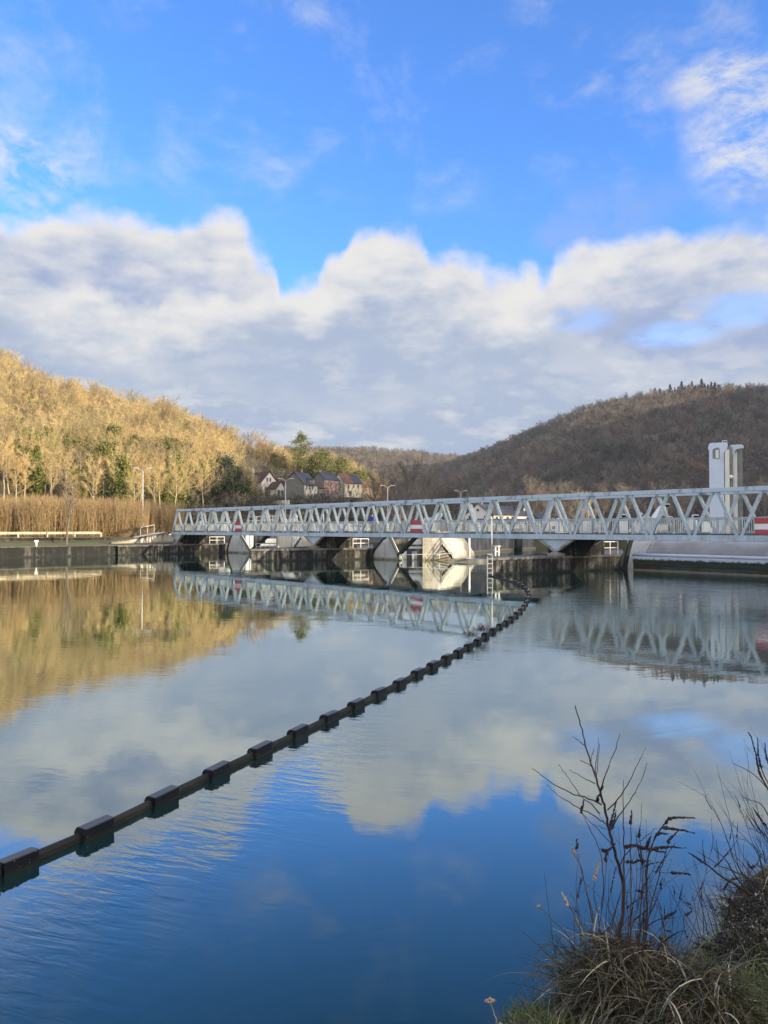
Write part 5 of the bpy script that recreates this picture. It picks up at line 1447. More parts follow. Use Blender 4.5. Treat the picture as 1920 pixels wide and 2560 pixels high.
# dark bare trees behind the bridge, middle
MG = 'dark bare trees behind the middle of the bridge'
mt = tree_thing('bare_tree', bare_tree(161, 19.5, 6.6, .3, nl=14, ns=6, nt=2200, tl=1.2, tw=.055, fork=.25, upb=.1), [M['bark_dark'], M['twig_dark']], 'large dark bare tree behind the middle of the bridge', 'tree', foot(1010, 205), MG)
mt2 = tree_thing('bare_tree', bare_tree(162, 17, 6.4, .27, nl=13, ns=6, nt=2100, tl=1.1, tw=.055, fork=.22, upb=.1), [M['bark_dark'], M['twig_purple']], 'large dark bare tree behind the middle of the bridge', 'tree', foot(1060, 210), MG)
for i, (px, D, s) in enumerate([(930, 230, .8), (955, 215, .9), (985, 225, 1.05), (1035, 235, 1.1), (1085, 225, 1.0), (1110, 215, .85), (1150, 235, .95), (1098, 220, .9), (1330, 335, 1.2), (1365, 340, 1.2), (1420, 300, 1.0), (1340, 280, 1.0), (1385, 285, .9), (975, 190, .6), (1045, 185, .6), (1130, 195, .65), (1088, 200, .6), (1330, 250, .7), (1420, 260, .8), (1510, 280, .9), (1560, 260, .8), (1640, 280, 1.0), (1700, 270, .8), (1870, 280, 1.0), (1910, 260, .9)]):
    clone((mt, mt2)[i % 2], mt['label'], foot(px, D), i * 2.1, s)
gt = tree_thing('evergreen_tree', bare_tree(171, 13, 4.6, .24, nl=11, nt=900, tw=.05, ivy=2600, ivy_h=1.0, leaf=.3), [M['bark_dark'], M['twig_dark'], M['needles']], 'dark green leafy tree behind the bridge, left of the farthest lamp', 'tree', foot(1128, 228), None, 0, IV)
clone(gt, 'dark green rounded tree at the foot of the right-hand hill behind the manor', foot(1240, 350), 1.4, 1.3)
M['twig_warm'] = leafy('warm_twigs', (0.66, 0.54, 0.32), (0.46, 0.36, 0.2), .4)  # twigs lightened in place of sunlight that misses the golden tree
tree_thing('bare_tree', bare_tree(181, 13, 8.5, .3, nl=15, ns=6, nt=2600, tl=1.3, tw=.07, fork=.15), [M['bark_pale'], M['twig_warm']], 'broad pale golden tree above the bridge at the foot of the dark hill', 'tree', foot(1462, 318))
tree_thing('bare_tree', bare_tree(182, 8, 5.0, .2, nl=13, ns=5, nt=1700, tl=.8, tw=.05, fork=.15), [M['bark_pale'], M['twig_warm']], 'rounded pale bushy tree at the right end of the house row', 'tree', foot(921, 270))
tree_thing('bare_tree', bare_tree(183, 9, 3.6, .2, nl=12, ns=5, nt=700, tl=.8, tw=.035, fork=.2), [M['bark_pale'], M['twig_dark']], 'bare tree just left of the white manor gable', 'tree', foot(1136, 205))
tree_thing('bare_tree', bare_tree(184, 9, 3.6, .16, nl=10, ns=4, nt=600, tl=.8, tw=.03, fork=.3), [M['bark_dark'], M['twig_dark']], 'thin bare tree in front of the white gabled house', 'tree', foot(637, 236))
st = tree_thing('bare_tree', bare_tree(185, 7.5, 3.4, .13, nl=10, ns=4, nt=650, tl=.7, tw=.035, fork=.2), [M['bark_dark'], M['twig_dark']], 'small bare tree on the slope below the houses', 'tree', foot(668, 246), 'small bare trees on the slope below the houses')
for i, (px, D, s_) in enumerate([(690, 240, .8), (705, 248, .7), (728, 238, .75), (756, 246, .8), (779, 252, .95), (792, 240, .7), (824, 250, 1.0), (836, 240, .8), (858, 252, 1.15), (874, 246, .9), (893, 258, 1.0), (648, 240, .9), (905, 246, .8), (845, 258, 1.1), (612, 244, .9)]):
    clone(st, st['label'], foot(px, D), i * 2.3, s_)
# undergrowth below the houses and along the far banks
bs = proto_set('bushes', [joined(bush(201 + i, 2.6, 1.6, 420, .16 if i % 2 else 0), 'bush', [M['bark_dark'], M['twig_dark' if i % 3 else 'twig_purple'], M['bush_leaf']]) for i in range(5)])
pts = []
for i in range(1500):
    px, D = r_.uniform(470, 965), r_.uniform(150, 264)
    if px < 560 and D > 200: continue
    pts.append(tuple(foot(px, D)))
for i in range(620):
    px, D = r_.uniform(930, 1950), r_.uniform(210, 330)
    if 1165 < px < 1310: continue
    pts.append(tuple(foot(px, D)))
for i in range(160):
    px, D = r_.uniform(560, 960), r_.uniform(278, 300)
    pts.append(tuple(foot(px, D)))
scatter('undergrowth', pts, bs, 5, .5, 1.7, .08, seed=31)
# clipped brown hedge beside the ramp
def hedge():
    a, b = P(279, 1347, 88.5), P(404, 1331, 96)
    n = 4200; r = np.random.default_rng(5)
    t = r.uniform(0, 1, n); w = r.uniform(-1, 1, n); h = r.uniform(0, 1, n) ** .6
    base = np.array([(a.x, a.y, 1.1)]) + t[:, None] * np.array([(b.x - a.x, b.y - a.y, .75)])
    hh = (.45 + .95 * np.minimum(t * 5, 1)) * np.where(t > .93, (1 - t) / .07, 1)
    d = np.array([b.x - a.x, b.y - a.y, 0]); d /= np.linalg.norm(d); nn = np.array([-d[1], d[0], 0])
    c = base + nn * (w * .9 * (1 - .3 * h))[:, None]; c[:, 2] += h * hh
    bld = TB(77); bld.blades(c, r.normal(size=(n, 3)) + np.array([0, 0, .8]), r.uniform(.12, .3, n), .06, 0)
    # woody core
    rings = []
    for k in np.linspace(0, 1, 8):
        q = np.array([a.x, a.y, 1.1]) + k * np.array([b.x - a.x, b.y - a.y, .75]); hk = (.45 + .95 * min(k * 5, 1)) * .9 * (1 if k < .95 else .4)
        rings.append([Vector(q + nn * x) + Vector((0, 0, z * hk)) for x, z in ((-.8, -.2), (.8, -.2), (.75, .8), (.4, 1), (-.4, 1), (-.75, .8))])
    t_ = thing('hedge', 'clipped brown hedge sloping up beside the concrete ramp', 'hedge')
    MB().loft(rings).build('core', M['hedge_brown'], t_)
    o = bld.mesh('twigs', [M['hedge_brown']], link=True); o.parent = t_
M['hedge_brown'] = leafy('brown_hedge', (0.085, 0.06, 0.032), (0.13, 0.095, 0.05), .0, .9, 2.0)
hedge()
# ------------------------------------------------------------------ floating boom
BOOM = [(-160, 2245), (-60, 2198), (40, 2147), (235, 2066), (404, 1985), (540, 1921), (650, 1869), (744, 1826), (822, 1788), (889, 1757), (947, 1727), (998, 1702), (1042, 1678), (1080, 1660), (1115, 1642),
        (1145, 1626), (1171, 1612), (1193, 1599), (1213, 1585), (1231, 1573), (1249, 1561), (1265, 1552), (1278, 1543), (1290, 1533), (1301, 1523), (1309, 1513), (1315, 1504), (1320, 1495), (1322, 1486), (1320, 1477),
        (1315, 1470), (1307, 1464), (1298, 1459), (1288, 1454)]
def build_boom():
    pts = [PZ(x, y, .075) for x, y in BOOM]
    tail = [PZ(1270, 1450, .06), PZ(1248, 1444, .06), PZ(1226, 1438, .06)]
    t = thing('floating_boom', 'dark floating boom of block floats on a rubber band curving to the nearest pier', 'boom', (pts[3].x, pts[3].y, 0))
    o = Vector(t.location)
    path = pts + tail
    rings = []
    for i, p in enumerate(path):
        d = (path[min(i + 1, len(path) - 1)] - path[max(i - 1, 0)]); d.z = 0; d.normalize(); n = Vector((-d.y, d.x, 0))
        q = Vector((p.x, p.y, 0)) - o
        rings.append([q + n * w + Vector((0, 0, z)) for w, z in ((-.03, -.12), (.03, -.12), (.034, .045), (.02, .066), (-.016, .066), (-.03, .04))])
    MB().loft(rings).build('band', M['boom_band'], t)
    prof = [(-.075, -.12), (.07, -.12), (.077, .03), (.072, .09), (.05, .125), (.02, .14), (-.06, .14), (-.075, .132)]
    base = None
    for i, p in enumerate(pts):
        d = (pts[min(i + 1, len(pts) - 1)] - pts[max(i - 1, 0)]); d.z = 0; d.normalize()
        if base is None:
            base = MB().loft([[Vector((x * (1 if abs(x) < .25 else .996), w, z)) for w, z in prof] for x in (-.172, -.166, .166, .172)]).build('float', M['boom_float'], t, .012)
            f = base
        else:
            f = base.copy(); COL.objects.link(f); f.parent = t
        sc = random.uniform(.96, 1.04)
        f.location = (p.x - o.x, p.y - o.y, random.uniform(-.028, -.006))
        f.rotation_euler = (random.uniform(-.07, .07), random.uniform(-.035, .035), math.atan2(d.y, d.x) + random.uniform(-.03, .03)); f.scale = (sc, 1, 1)
def boom_mats():
    m, k, b = new_mat('black_float'); co = k.new('ShaderNodeTexCoord').outputs['Object']
    r = k.new('ShaderNodeObjectInfo').outputs['Random']
    v = k.vm('ADD', co, k.vm('MULTIPLY', (7.3, 3.1, 5.7), r)) if False else co
    cm = k.new('ShaderNodeCombineXYZ'); k.put(cm.inputs[0], k.m('MULTIPLY', r, 31)); k.put(cm.inputs[1], k.m('MULTIPLY', r, 17))
    v = k.vm('ADD', co, cm.outputs[0])
    c = k.mix(k.ss(k.noise(v, 9, 6, .65), .45, .75), (0.004, 0.005, 0.009), (0.011, 0.012, 0.015))
    vo = k.new('ShaderNodeTexVoronoi'); k.put(vo.inputs['Vector'], v); vo.inputs['Scale'].default_value = 34
    spot = k.m('MULTIPLY', k.ss(vo.outputs['Distance'], .16, .08), k.ss(k.noise(v, 5, 3, .6), .50, .58))
    c = k.mix(spot, c, (0.42, 0.42, 0.40))
    z = k.new('ShaderNodeSeparateXYZ'); k.l.new(co, z.inputs[0])
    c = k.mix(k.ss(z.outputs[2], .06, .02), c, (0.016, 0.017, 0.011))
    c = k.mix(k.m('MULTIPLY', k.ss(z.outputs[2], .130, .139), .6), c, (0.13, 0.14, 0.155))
    k.put(b.inputs['Base Color'], c); b.inputs['Roughness'].default_value = .5; b.inputs['Specular IOR Level'].default_value = .25
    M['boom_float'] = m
    M['boom_band'] = mat('boom_band', (0.009, 0.009, 0.007), .8, (0.024, 0.021, 0.014), 6, (.4, .7))
boom_mats(); build_boom()

# ------------------------------------------------------------------ near bank plants
class GB(TB):
    def blade(s, p, d, L, w, droop, n=6, mi=0, twist=.5, kink=None):
        """curved grass blade (strip)"""
        p = np.array(p, float); d = np.array(d, float); d /= np.linalg.norm(d)
        side = np.cross(d, [0, 0, 1.]); side = side + s.r.normal(size=3) * twist; side -= d * side.dot(d); side /= np.linalg.norm(side) + 1e-9
        V = []; h = L / n
        for i in range(n + 1):
            f = i / n; ww = w * (1 - f ** 2.2) * (.55 + .45 * min(1, f * 4)) + .0006
            V += [p - side * ww / 2, p + side * ww / 2]
            d = d + np.array([0, 0, -1.]) * droop * (.35 + f) / n
            if kink is not None and i == kink: d = d * .3 + np.array([s.r.normal() * .5, s.r.normal() * .5, -1.]) 
            d /= np.linalg.norm(d); p = p + d * h
        T = []
        for i in range(n):
            a = 2 * i; T += [(a, a + 1, a + 3), (a, a + 3, a + 2)]
        s.put(V, T, mi)
    def spike(s, pts, r0, dens, mi):
        """seed spike: many tiny capsules round a stem"""
        pts = np.asarray(pts); L = np.linalg.norm(np.diff(pts, axis=0), axis=1).sum(); n = int(L * dens)
        t = s.r.uniform(0, len(pts) - 1.001, n); i = t.astype(int); q = pts[i] + (pts[i + 1] - pts[i]) * (t - i)[:, None]
        f = 1 - .6 * (t / (len(pts) - 1))
        o = s.r.normal(size=(n, 3)); o /= np.linalg.norm(o, axis=1, keepdims=True)
        s.octa(q + o * (r0 * .6 * f)[:, None], r0 * .75 * f * s.r.uniform(.7, 1.3, n), mi)
    def octa(s, c, r, mi):
        n = len(c); r = np.broadcast_to(r, n)[:, None, None]
        u = np.array([[1, 0, 0], [-1, 0, 0], [0, 1, 0], [0, -1, 0], [0, 0, 1.2], [0, 0, -1.2]], float)
        V = (c[:, None] + r * u[None]).reshape(-1, 3)
        F8 = np.array([[0, 2, 4], [2, 1, 4], [1, 3, 4], [3, 0, 4], [2, 0, 5], [1, 2, 5], [3, 1, 5], [0, 3, 5]])
        s.put(V, (np.arange(n)[:, None, None] * 6 + F8[None]).reshape(-1, 3), mi)

def blade_mat(name, c1, c2, c3=None):
    m, k, b = new_mat(name)
    co = k.new('ShaderNodeTexCoord').outputs['Object']
    g = k.new('ShaderNodeNewGeometry').outputs['Random Per Island']
    c = k.mix(k.ss(g, .1, .9), c1, c2)
    if c3 is not None: c = k.mix(k.ss(g, .90, .93), c, c3)
    k.put(b.inputs['Base Color'], c); b.inputs['Roughness'].default_value = .6; b.inputs['Specular IOR Level'].default_value = .3
    return m
M['dry_blade'] = blade_mat('dry_blade', (0.032, 0.026, 0.016), (0.135, 0.11, 0.066), (0.46, 0.40, 0.29))
M['green_blade'] = blade_mat('green_blade', (0.035, 0.05, 0.014), (0.085, 0.095, 0.03))
M['moss_blade'] = blade_mat('short_grass', (0.05, 0.088, 0.02), (0.14, 0.14, 0.045), (0.36, 0.31, 0.17))
M['stem_dark'] = mat('dark_stem', (0.030, 0.022, 0.018), .7, (0.055, 0.03, 0.022), 6)
M['stem_red'] = mat('reddish_stem', (0.085, 0.032, 0.022), .6, (0.05, 0.022, 0.018), 6)
M['seed'] = mat('seed_capsule', (0.022, 0.016, 0.014), .8)
M['reed_pale'] = mat('pale_reed_tip', (0.42, 0.33, 0.22), .7, (0.3, 0.22, 0.14), 8)
M['dead_mat'] = blade_mat('dead_leaf', (0.02, 0.017, 0.013), (0.075, 0.062, 0.048), (0.40, 0.37, 0.32))

def gz(x, y): return float(ground_z(x, y))
def tussock(name, c, R0, H, n, label, seed, mats=('dry_blade', 'green_blade'), green=.25, wmax=.0095, spread=1.0, tangle=0):
    b = GB(seed); r = b.r; c = np.array(c); c[2] = max(gz(c[0], c[1]), .05)
    for i in range(n):
        a = r.uniform(0, 6.283); q = r.uniform(0, 1) ** .5 * R0
        p = c + np.array([np.cos(a) * q, np.sin(a) * q, 0]); p[2] = max(gz(p[0], p[1]), .02) - .03
        out = spread * (.25 + .9 * q / R0) * r.uniform(.4, 1.3)
        d = np.array([np.cos(a) * out + r.normal() * .5, np.sin(a) * out + r.normal() * .5, 1.0])
        L = H * r.uniform(.5, 1.35); g = r.uniform() < green
        b.blade(p, d, L, r.uniform(.004, wmax), r.uniform(1.4, 4.6) if not g else r.uniform(.5, 2.0), 7, 1 if g else 0, .6, kink=r.integers(2, 5) if r.uniform() < .45 and not g else None)
    for i in range(tangle):      # matted dead leaves lying criss-cross over the clump
        a = r.uniform(0, 6.283); q = r.uniform(0, 1) ** .5; z = (1 - q * q) ** .6 * H * .8
        p = c + np.array([np.cos(a) * q * R0 * 1.1, np.sin(a) * q * R0 * 1.1, 0]); p[2] = max(gz(p[0], p[1]), .02) + z * r.uniform(.35, 1.05)
        d = r.normal(size=3) * np.array([1, 1, .45]); d[2] += .1
        b.blade(p, d, r.uniform(.12, .42), r.uniform(.004, wmax * 1.1), r.uniform(.8, 3.5), 6, 0, .8)
    t = thing(name, label, 'grass tuft', tuple(c))
    if tangle:
        rings = []
        for k in range(6):
            f = k / 5; rr = R0 * 1.0 * math.sqrt(max(0.02, 1 - f * f))
            rings.append([Vector((math.cos(w) * rr * (1 + .12 * math.sin(3 * w + k)), math.sin(w) * rr * (1 + .12 * math.cos(2 * w + k)), -.25 + f * (H * .62 + .25))) for w in np.linspace(0, 6.283, 14, endpoint=False)])
        MB().loft(rings).build('matted_core', M['mat_core'], t, smooth=True)
    for mi, nm in ((0, 'dry_blades'), (1, 'green_blades')):
        if any((m == mi).any() for m in b.M):
            o = b.mesh(nm, [M[mats[mi]]], link=True, only=[mi]); o.parent = t; o.matrix_parent_inverse = Matrix.Translation(-Vector(c))
    return t
M['mat_core'] = mat('matted_roots', (0.030, 0.025, 0.017), .95, (0.055, 0.045, 0.028), 14, (.35, .65), bump=.8, bscale=40)
tussock('grass_tussock', (1.27, 4.06, .2), .23, .46, 1300, 'big tangled tussock of dry and green grass at the water edge', 301, green=.26, spread=.45, tangle=2600)
tussock('grass_tussock', (1.44, 3.80, .3), .24, .26, 700, 'dry straw tussock right of the biggest one at the bottom edge', 302, green=.2, spread=.6, tangle=1700)
tussock('grass_tussock', (1.64, 3.74, .4), .20, .27, 620, 'greener upright grass tuft at the bottom edge below the dead plant mound', 303, green=.6, wmax=.006, spread=.5)
tussock('grass_tussock', (1.98, 4.42, .4), .26, .20, 420, 'short grass tuft in front of the dead plant mound', 304, green=.5, wmax=.006)
tussock('grass_tussock', (2.80, 5.45, .5), .34, .30, 600, 'straw grass clump at the right edge above the dead plant mound', 305, green=.3, wmax=.008, spread=.6, tangle=300)

# short grass and litter on the near bank: uncountable
def bank_grass():
    b = GB(311); r = b.r; n = 0
    while n < 15000:
        x, y = r.uniform(.4, 4.6), r.uniform(2.6, 7.5)
        s = sd_right(x, y)
        if s < .03 or x / y > .62 or s > 2.6 or (x < 1.3 and y < 3.2): continue
        n += 1
        d = np.array([r.normal() * .7, r.normal() * .7, 1.0])
        b.blade((x, y, gz(x, y) - .015), d, r.uniform(.05, .17), r.uniform(.003, .007), r.uniform(.6, 2.4), 4, 0, .6)
    for i in range(500):      # fallen straws lying about
        x, y = r.uniform(1.0, 4.2), r.uniform(3.2, 6.6); s = sd_right(x, y)
        if s < .05 or x / y > .62 or s > 2.2: continue
        a = r.uniform(0, 6.28)
        b.blade((x, y, gz(x, y) + .03), (np.cos(a), np.sin(a), .12), r.uniform(.15, .4), r.uniform(.004, .009), .25, 5, 1, .3)
    stuff(b.mesh('bank_grass', [M['moss_blade'], M['dry_blade']], link=True))
bank_grass()
def dead_mound(c, rx, ry, h, n, label, seed):
    b = GB(seed); r = b.r; t = thing('dead_plant_mound', label, 'plant', c)
    a = r.uniform(0, 6.283, n); q = r.uniform(0, 1, n) ** .5; z = (1 - q ** 2) ** .8
    rot = .75
    X, Y = np.cos(a) * q * rx, np.sin(a) * q * ry
    P_ = np.stack([X * math.cos(rot) - Y * math.sin(rot), X * math.sin(rot) + Y * math.cos(rot), z * h * r.uniform(.55, 1.12, n)], 1)
    P_[:, 2] += np.array([gz(c[0] + p[0], c[1] + p[1]) - c[2] for p in P_])
    b.leaves(P_[: n * 2 // 3], .0085, 0)
    b.octa(P_[n * 2 // 3:] , .0042, 1)
    for i in range(300):
        k = r.integers(0, n); b.blade(P_[k] + np.array([0, 0, -.06]), r.normal(size=3) + np.array([0, 0, .6]), r.uniform(.05, .16), .003, .3, 3, 0)
    o = b.mesh('leaves', [M['dead_mat']], link=True, only=[0]); o.parent = t
    o = b.mesh('seed_heads', [M['dry_blade']], link=True, only=[1]); o.parent = t
dead_mound((2.33, 4.72, .32), .56, .36, .20, 10000, 'dark mound of dead seed heads on the right bank', 321)

def stems(name, label, cat, specs, D, seed, mats, fat=1.0):
    """specs: list of (polyline of photo points, base radius in px, material index, spike from fraction or None)"""
    b = GB(seed); r = b.r; spk = []
    for poly, rad, mi, sp in specs:
        rad *= fat; k = len(poly); dz = np.cumsum(r.normal(size=k) * .035) + r.normal() * .08
        p = np.array([tuple(P(x, y, D + dz[i])) for i, (x, y) in enumerate(poly)])
        # smooth by Catmull-like resampling
        t = np.linspace(0, k - 1, (k - 1) * 4 + 1); q = np.stack([np.interp(t, range(k), p[:, j]) for j in range(3)], 1)
        for _ in range(2): q[1:-1] = (q[:-2] + 2 * q[1:-1] + q[2:]) / 4
        q[1:-1] += r.normal(size=(len(q) - 2, 3)) * .0018
        rr = rad * D / F
        b.tube(q, rr, max(rr * .28, .0009), 5, mi)
        if sp is not None:
            g = GB(seed + 1000 + len(spk)); g.spike(q[int(len(q) * sp):], .0088, 520, 0); spk.append(g)
        else:
            m = max(3, len(q) // 3); i = r.integers(len(q) // 3, len(q), m); b.octa(q[i], .0034, mi)
    o0 = P(*specs[0][0][0], D)
    t = thing(name, label, cat, tuple(o0))
    used = sorted(set(int(v) for m in b.M for v in np.unique(m)))
    for g in spk:
        o = g.mesh('seed_spike', [M[mats[2]]], link=True); o.parent = t; o.matrix_parent_inverse = Matrix.Translation(-o0)
    for mi, nm in ((0, 'stem'), (1, 'stem')):
        if mi in used:
            o = b.mesh(nm, [M[mats[mi]]], link=True, only=[mi]); o.parent = t; o.matrix_parent_inverse = Matrix.Translation(-o0)
    return t
Z5 = lambda pts: [(1200 + x * .434, 1700 + y * .434) for x, y in pts]     # zoom coordinates used while measuring
SM = ('stem_dark', 'stem_red', 'seed')
stems('shrub', 'tall leafless shrub with dark forked twigs rising from the biggest tussock', 'shrub', [
    (Z5([(780, 1720), (800, 1500), (825, 1330), (830, 1170), (800, 1080), (770, 960), (745, 870), (728, 800), (715, 720), (690, 640), (670, 560), (640, 480), (605, 370), (580, 260), (549, 150)]), 5.0, 0, None),
    (Z5([(690, 640), (720, 560), (750, 470), (785, 390), (806, 312)]), 1.9, 0, None),
    (Z5([(660, 560), (668, 480), (682, 400), (682, 330)]), 1.4, 0, None), (Z5([(672, 580), (678, 480), (688, 370)]), 1.2, 0, None),
    (Z5([(640, 500), (645, 440), (657, 398)]), 1.1, 0, None), (Z5([(607, 385), (570, 350), (533, 325)]), 1.2, 0, None), (Z5([(640, 495), (610, 475), (575, 462)]), 1.1, 0, None),
    (Z5([(664, 598), (600, 565), (520, 520)]), 1.4, 0, None),
    (Z5([(700, 718), (640, 690), (560, 665), (480, 630), (430, 605), (380, 570), (340, 535), (300, 510)]), 2.0, 0, None),
    (Z5([(690, 770), (640, 710), (590, 680), (550, 620), (500, 550), (455, 490)]), 1.6, 0, None),
    (Z5([(722, 830), (660, 780), (580, 745), (500, 695), (440, 660), (388, 605)]), 1.7, 0, None),
    (Z5([(735, 750), (790, 690), (830, 640), (870, 570), (910, 480), (955, 395)]), 2.0, 0, None),
    (Z5([(750, 860), (800, 780), (850, 720), (890, 650), (930, 580), (962, 478)]), 1.8, 0, None),
    (Z5([(825, 1330), (828, 1100), (830, 950), (826, 800), (824, 690), (828, 575)]), 2.2, 1, None),
    (Z5([(770, 960), (720, 900), (660, 840), (610, 800), (585, 745)]), 1.2, 0, None),
    (Z5([(800, 1080), (840, 1000), (900, 940), (960, 900), (1020, 850)]), 1.4, 0, None),
    (Z5([(745, 870), (700, 850), (650, 830)]), .9, 0, None)], 4.05, 331, SM)
stems('loosestrife', 'dry brown loosestrife stems with dark drooping seed spikes beside the shrub', 'plant', [
    (Z5([(940, 1700), (955, 1500), (965, 1300), (955, 1150), (970, 1020), (1000, 920), (1050, 850), (1090, 800), (1140, 790), (1240, 796)]), 3.4, 0, .72),
    (Z5([(930, 1660), (960, 1420), (1000, 1240), (1040, 1090), (1075, 980), (1090, 920), (1140, 870)]), 2.0, 0, .78),
    (Z5([(1040, 850), (1100, 858), (1170, 866), (1238, 884)]), 1.3, 0, .1), (Z5([(1000, 905), (1040, 880), (1085, 884)]), 1.2, 0, .2),
    (Z5([(960, 990), (1020, 965), (1090, 962), (1190, 968)]), 1.3, 0, .25), (Z5([(900, 960), (960, 972), (1020, 984), (1075, 996)]), 1.3, 0, .1),
    (Z5([(860, 1700), (868, 1480), (872, 1260), (868, 1090), (870, 960), (868, 850), (872, 750)]), 2.6, 1, .84),
    (Z5([(900, 1620), (915, 1400), (940, 1200), (930, 1010), (920, 900), (930, 710)]), 1.8, 0, None),
    (Z5([(905, 1300), (920, 1200), (930, 1000), (918, 920), (920, 850)]), 1.2, 0, .8),
    (Z5([(830, 1050), (880, 1046), (930, 1044), (985, 1042)]), 1.2, 0, .1), (Z5([(1000, 1105), (1080, 1110), (1150, 1114), (1215, 1122)]), .9, 0, .45),
    (Z5([(960, 1420), (1010, 1385), (1060, 1370), (1100, 1350), (1132, 1330)]), 1.4, 0, .5), (Z5([(1040, 1375), (1120, 1372), (1170, 1360), (1224, 1332)]), .9, 0, .72),
    (Z5([(985, 1330), (1010, 1290), (1030, 1240), (1048, 1145)]), 1.4, 0, .78),
    (Z5([(905, 1218), (925, 1214), (952, 1226)]), 1.1, 0, .1),
    (Z5([(740, 870), (760, 800), (775, 740), (785, 700)]), 1.0, 0, .1), (Z5([(760, 860), (775, 810), (785, 750)]), 1.0, 0, .1),
    (Z5([(672, 700), (690, 660), (712, 610)]), 1.0, 0, .1), (Z5([(700, 1320), (720, 1150), (690, 970), (640, 870), (610, 810), (585, 760), (598, 690)]), 1.4, 0, .8),
    (Z5([(650, 1400), (620, 1250), (600, 1150), (570, 1040), (552, 980), (560, 910)]), 1.6, 0, .82),
    (Z5([(835, 960), (890, 950), (935, 965)]), 1.2, 0, .1), (Z5([(690, 970), (720, 990), (755, 970), (780, 940)]), 1.0, 0, .2), (Z5([(960, 960), (970, 930), (985, 895)]), 1.0, 0, .1),
    (Z5([(720, 1040), (728, 1010), (740, 980)]), .9, 0, .1), (Z5([(960, 1560), (1000, 1490), (1040, 1480), (1050, 1540)]), 1.2, 0, .55)], 3.95, 332, SM)
M['dry_stem'] = mat('dry_stem', (0.10, 0.075, 0.045), .7, (0.05, 0.04, 0.028), 6)
stems('reed', 'pale reed stems with feathery tips at the left side of the tussock', 'reed', [
    (Z5([(575, 1430), (540, 1350), (505, 1290), (490, 1255), (470, 1225)]), 2.2, 0, .5), (Z5([(480, 1440), (420, 1390), (370, 1330), (325, 1300)]), 1.6, 0, .9),
    (Z5([(655, 1400), (635, 1280), (600, 1160), (570, 1060), (530, 960)]), 1.5, 0, .86), (Z5([(560, 1680), (450, 1540), (400, 1520), (330, 1560), (310, 1640), (308, 1750), (306, 1940)]), 1.3, 0, None),
    (Z5([(540, 1640), (420, 1630), (330, 1660), (250, 1740), (210, 1830), (180, 1960)]), 1.5, 0, None),
    (Z5([(500, 1800), (450, 1700), (418, 1640), (416, 1760), (440, 1860), (480, 1980)]), 1.3, 0, None), (Z5([(545, 1980), (500, 1880), (455, 1790), (440, 1700), (436, 1500), (440, 1470)]), 1.2, 0, None),
    (Z5([(575, 1420), (560, 1320), (540, 1260), (522, 1230)]), 1.0, 0, None), (Z5([(690, 1420), (660, 1260), (650, 1190), (690, 1030)]), 1.2, 0, .7)], 3.9, 333, ('dry_stem', 'dry_stem', 'reed_pale'))
stems('shrub', 'leafless brown shrub leaning left over the water from the right bank', 'shrub', [
    (Z5([(1640, 1350), (1560, 1240), (1480, 1180), (1400, 1140), (1330, 1080), (1270, 1040), (1200, 995)]), 2.6, 0, .78),
    (Z5([(1620, 1300), (1540, 1220), (1470, 1130), (1420, 1040), (1380, 1000), (1340, 965)]), 1.8, 0, None), (Z5([(1650, 1250), (1560, 1150), (1490, 1110), (1400, 1080), (1320, 1030), (1250, 985)]), 1.6, 0, None),
    (Z5([(1660, 1240), (1560, 1120), (1500, 1040), (1430, 980)]), 1.3, 0, None), (Z5([(1600, 1260), (1480, 1230), (1400, 1200), (1330, 1180)]), 1.2, 0, None),
    (Z5([(1640, 1330), (1540, 1320), (1460, 1290), (1380, 1240)]), 1.4, 0, None), (Z5([(1560, 1340), (1480, 1300), (1420, 1270), (1400, 1210), (1440, 1150), (1500, 1140)]), 1.2, 0, .6),
    (Z5([(1640, 1180), (1620, 1050), (1590, 960), (1540, 930), (1500, 915)]), 1.2, 0, None), (Z5([(1660, 780), (1630, 720), (1560, 690), (1500, 670)]), 1.2, 0, None),
    (Z5([(1700, 700), (1640, 600), (1560, 530), (1460, 480)]), 1.4, 0, None), (Z5([(1690, 900), (1630, 820), (1600, 780), (1575, 735)]), 1.3, 0, .3), (Z5([(1700, 960), (1620, 870), (1570, 800), (1530, 745)]), 1.2, 0, None),
    (Z5([(1720, 720), (1650, 620), (1600, 520), (1590, 420), (1560, 330), (1545, 300)]), 1.8, 0, .3), (Z5([(1700, 680), (1640, 560), (1600, 450), (1598, 330)]), 1.3, 0, .5), (Z5([(1700, 560), (1650, 450), (1640, 360)]), 1.2, 0, .3),
    (Z5([(1660, 1100), (1590, 1060), (1560, 1090), (1540, 1040)]), 1.0, 0, .5), (Z5([(1430, 1450), (1400, 1400), (1440, 1340), (1430, 1300)]), 1.6, 0, .4), (Z5([(1500, 1400), (1420, 1380), (1350, 1330), (1310, 1240)]), 1.2, 0, None)], 5.2, 334, SM, 1.45)
stems('water_twig', 'broken dark twigs standing in the shallow water by the right bank', 'twig', [
    (Z5([(1390, 1570), (1300, 1540), (1215, 1500)]), 1.2, 0, .3), (Z5([(1340, 1560), (1260, 1535), (1205, 1555)]), 1.1, 0, .2), (Z5([(1258, 1560), (1256, 1500), (1257, 1455)]), 1.0, 0, None), (Z5([(1330, 1520), (1290, 1490), (1258, 1485)]), .9, 0, .4)], 4.75, 335, SM)
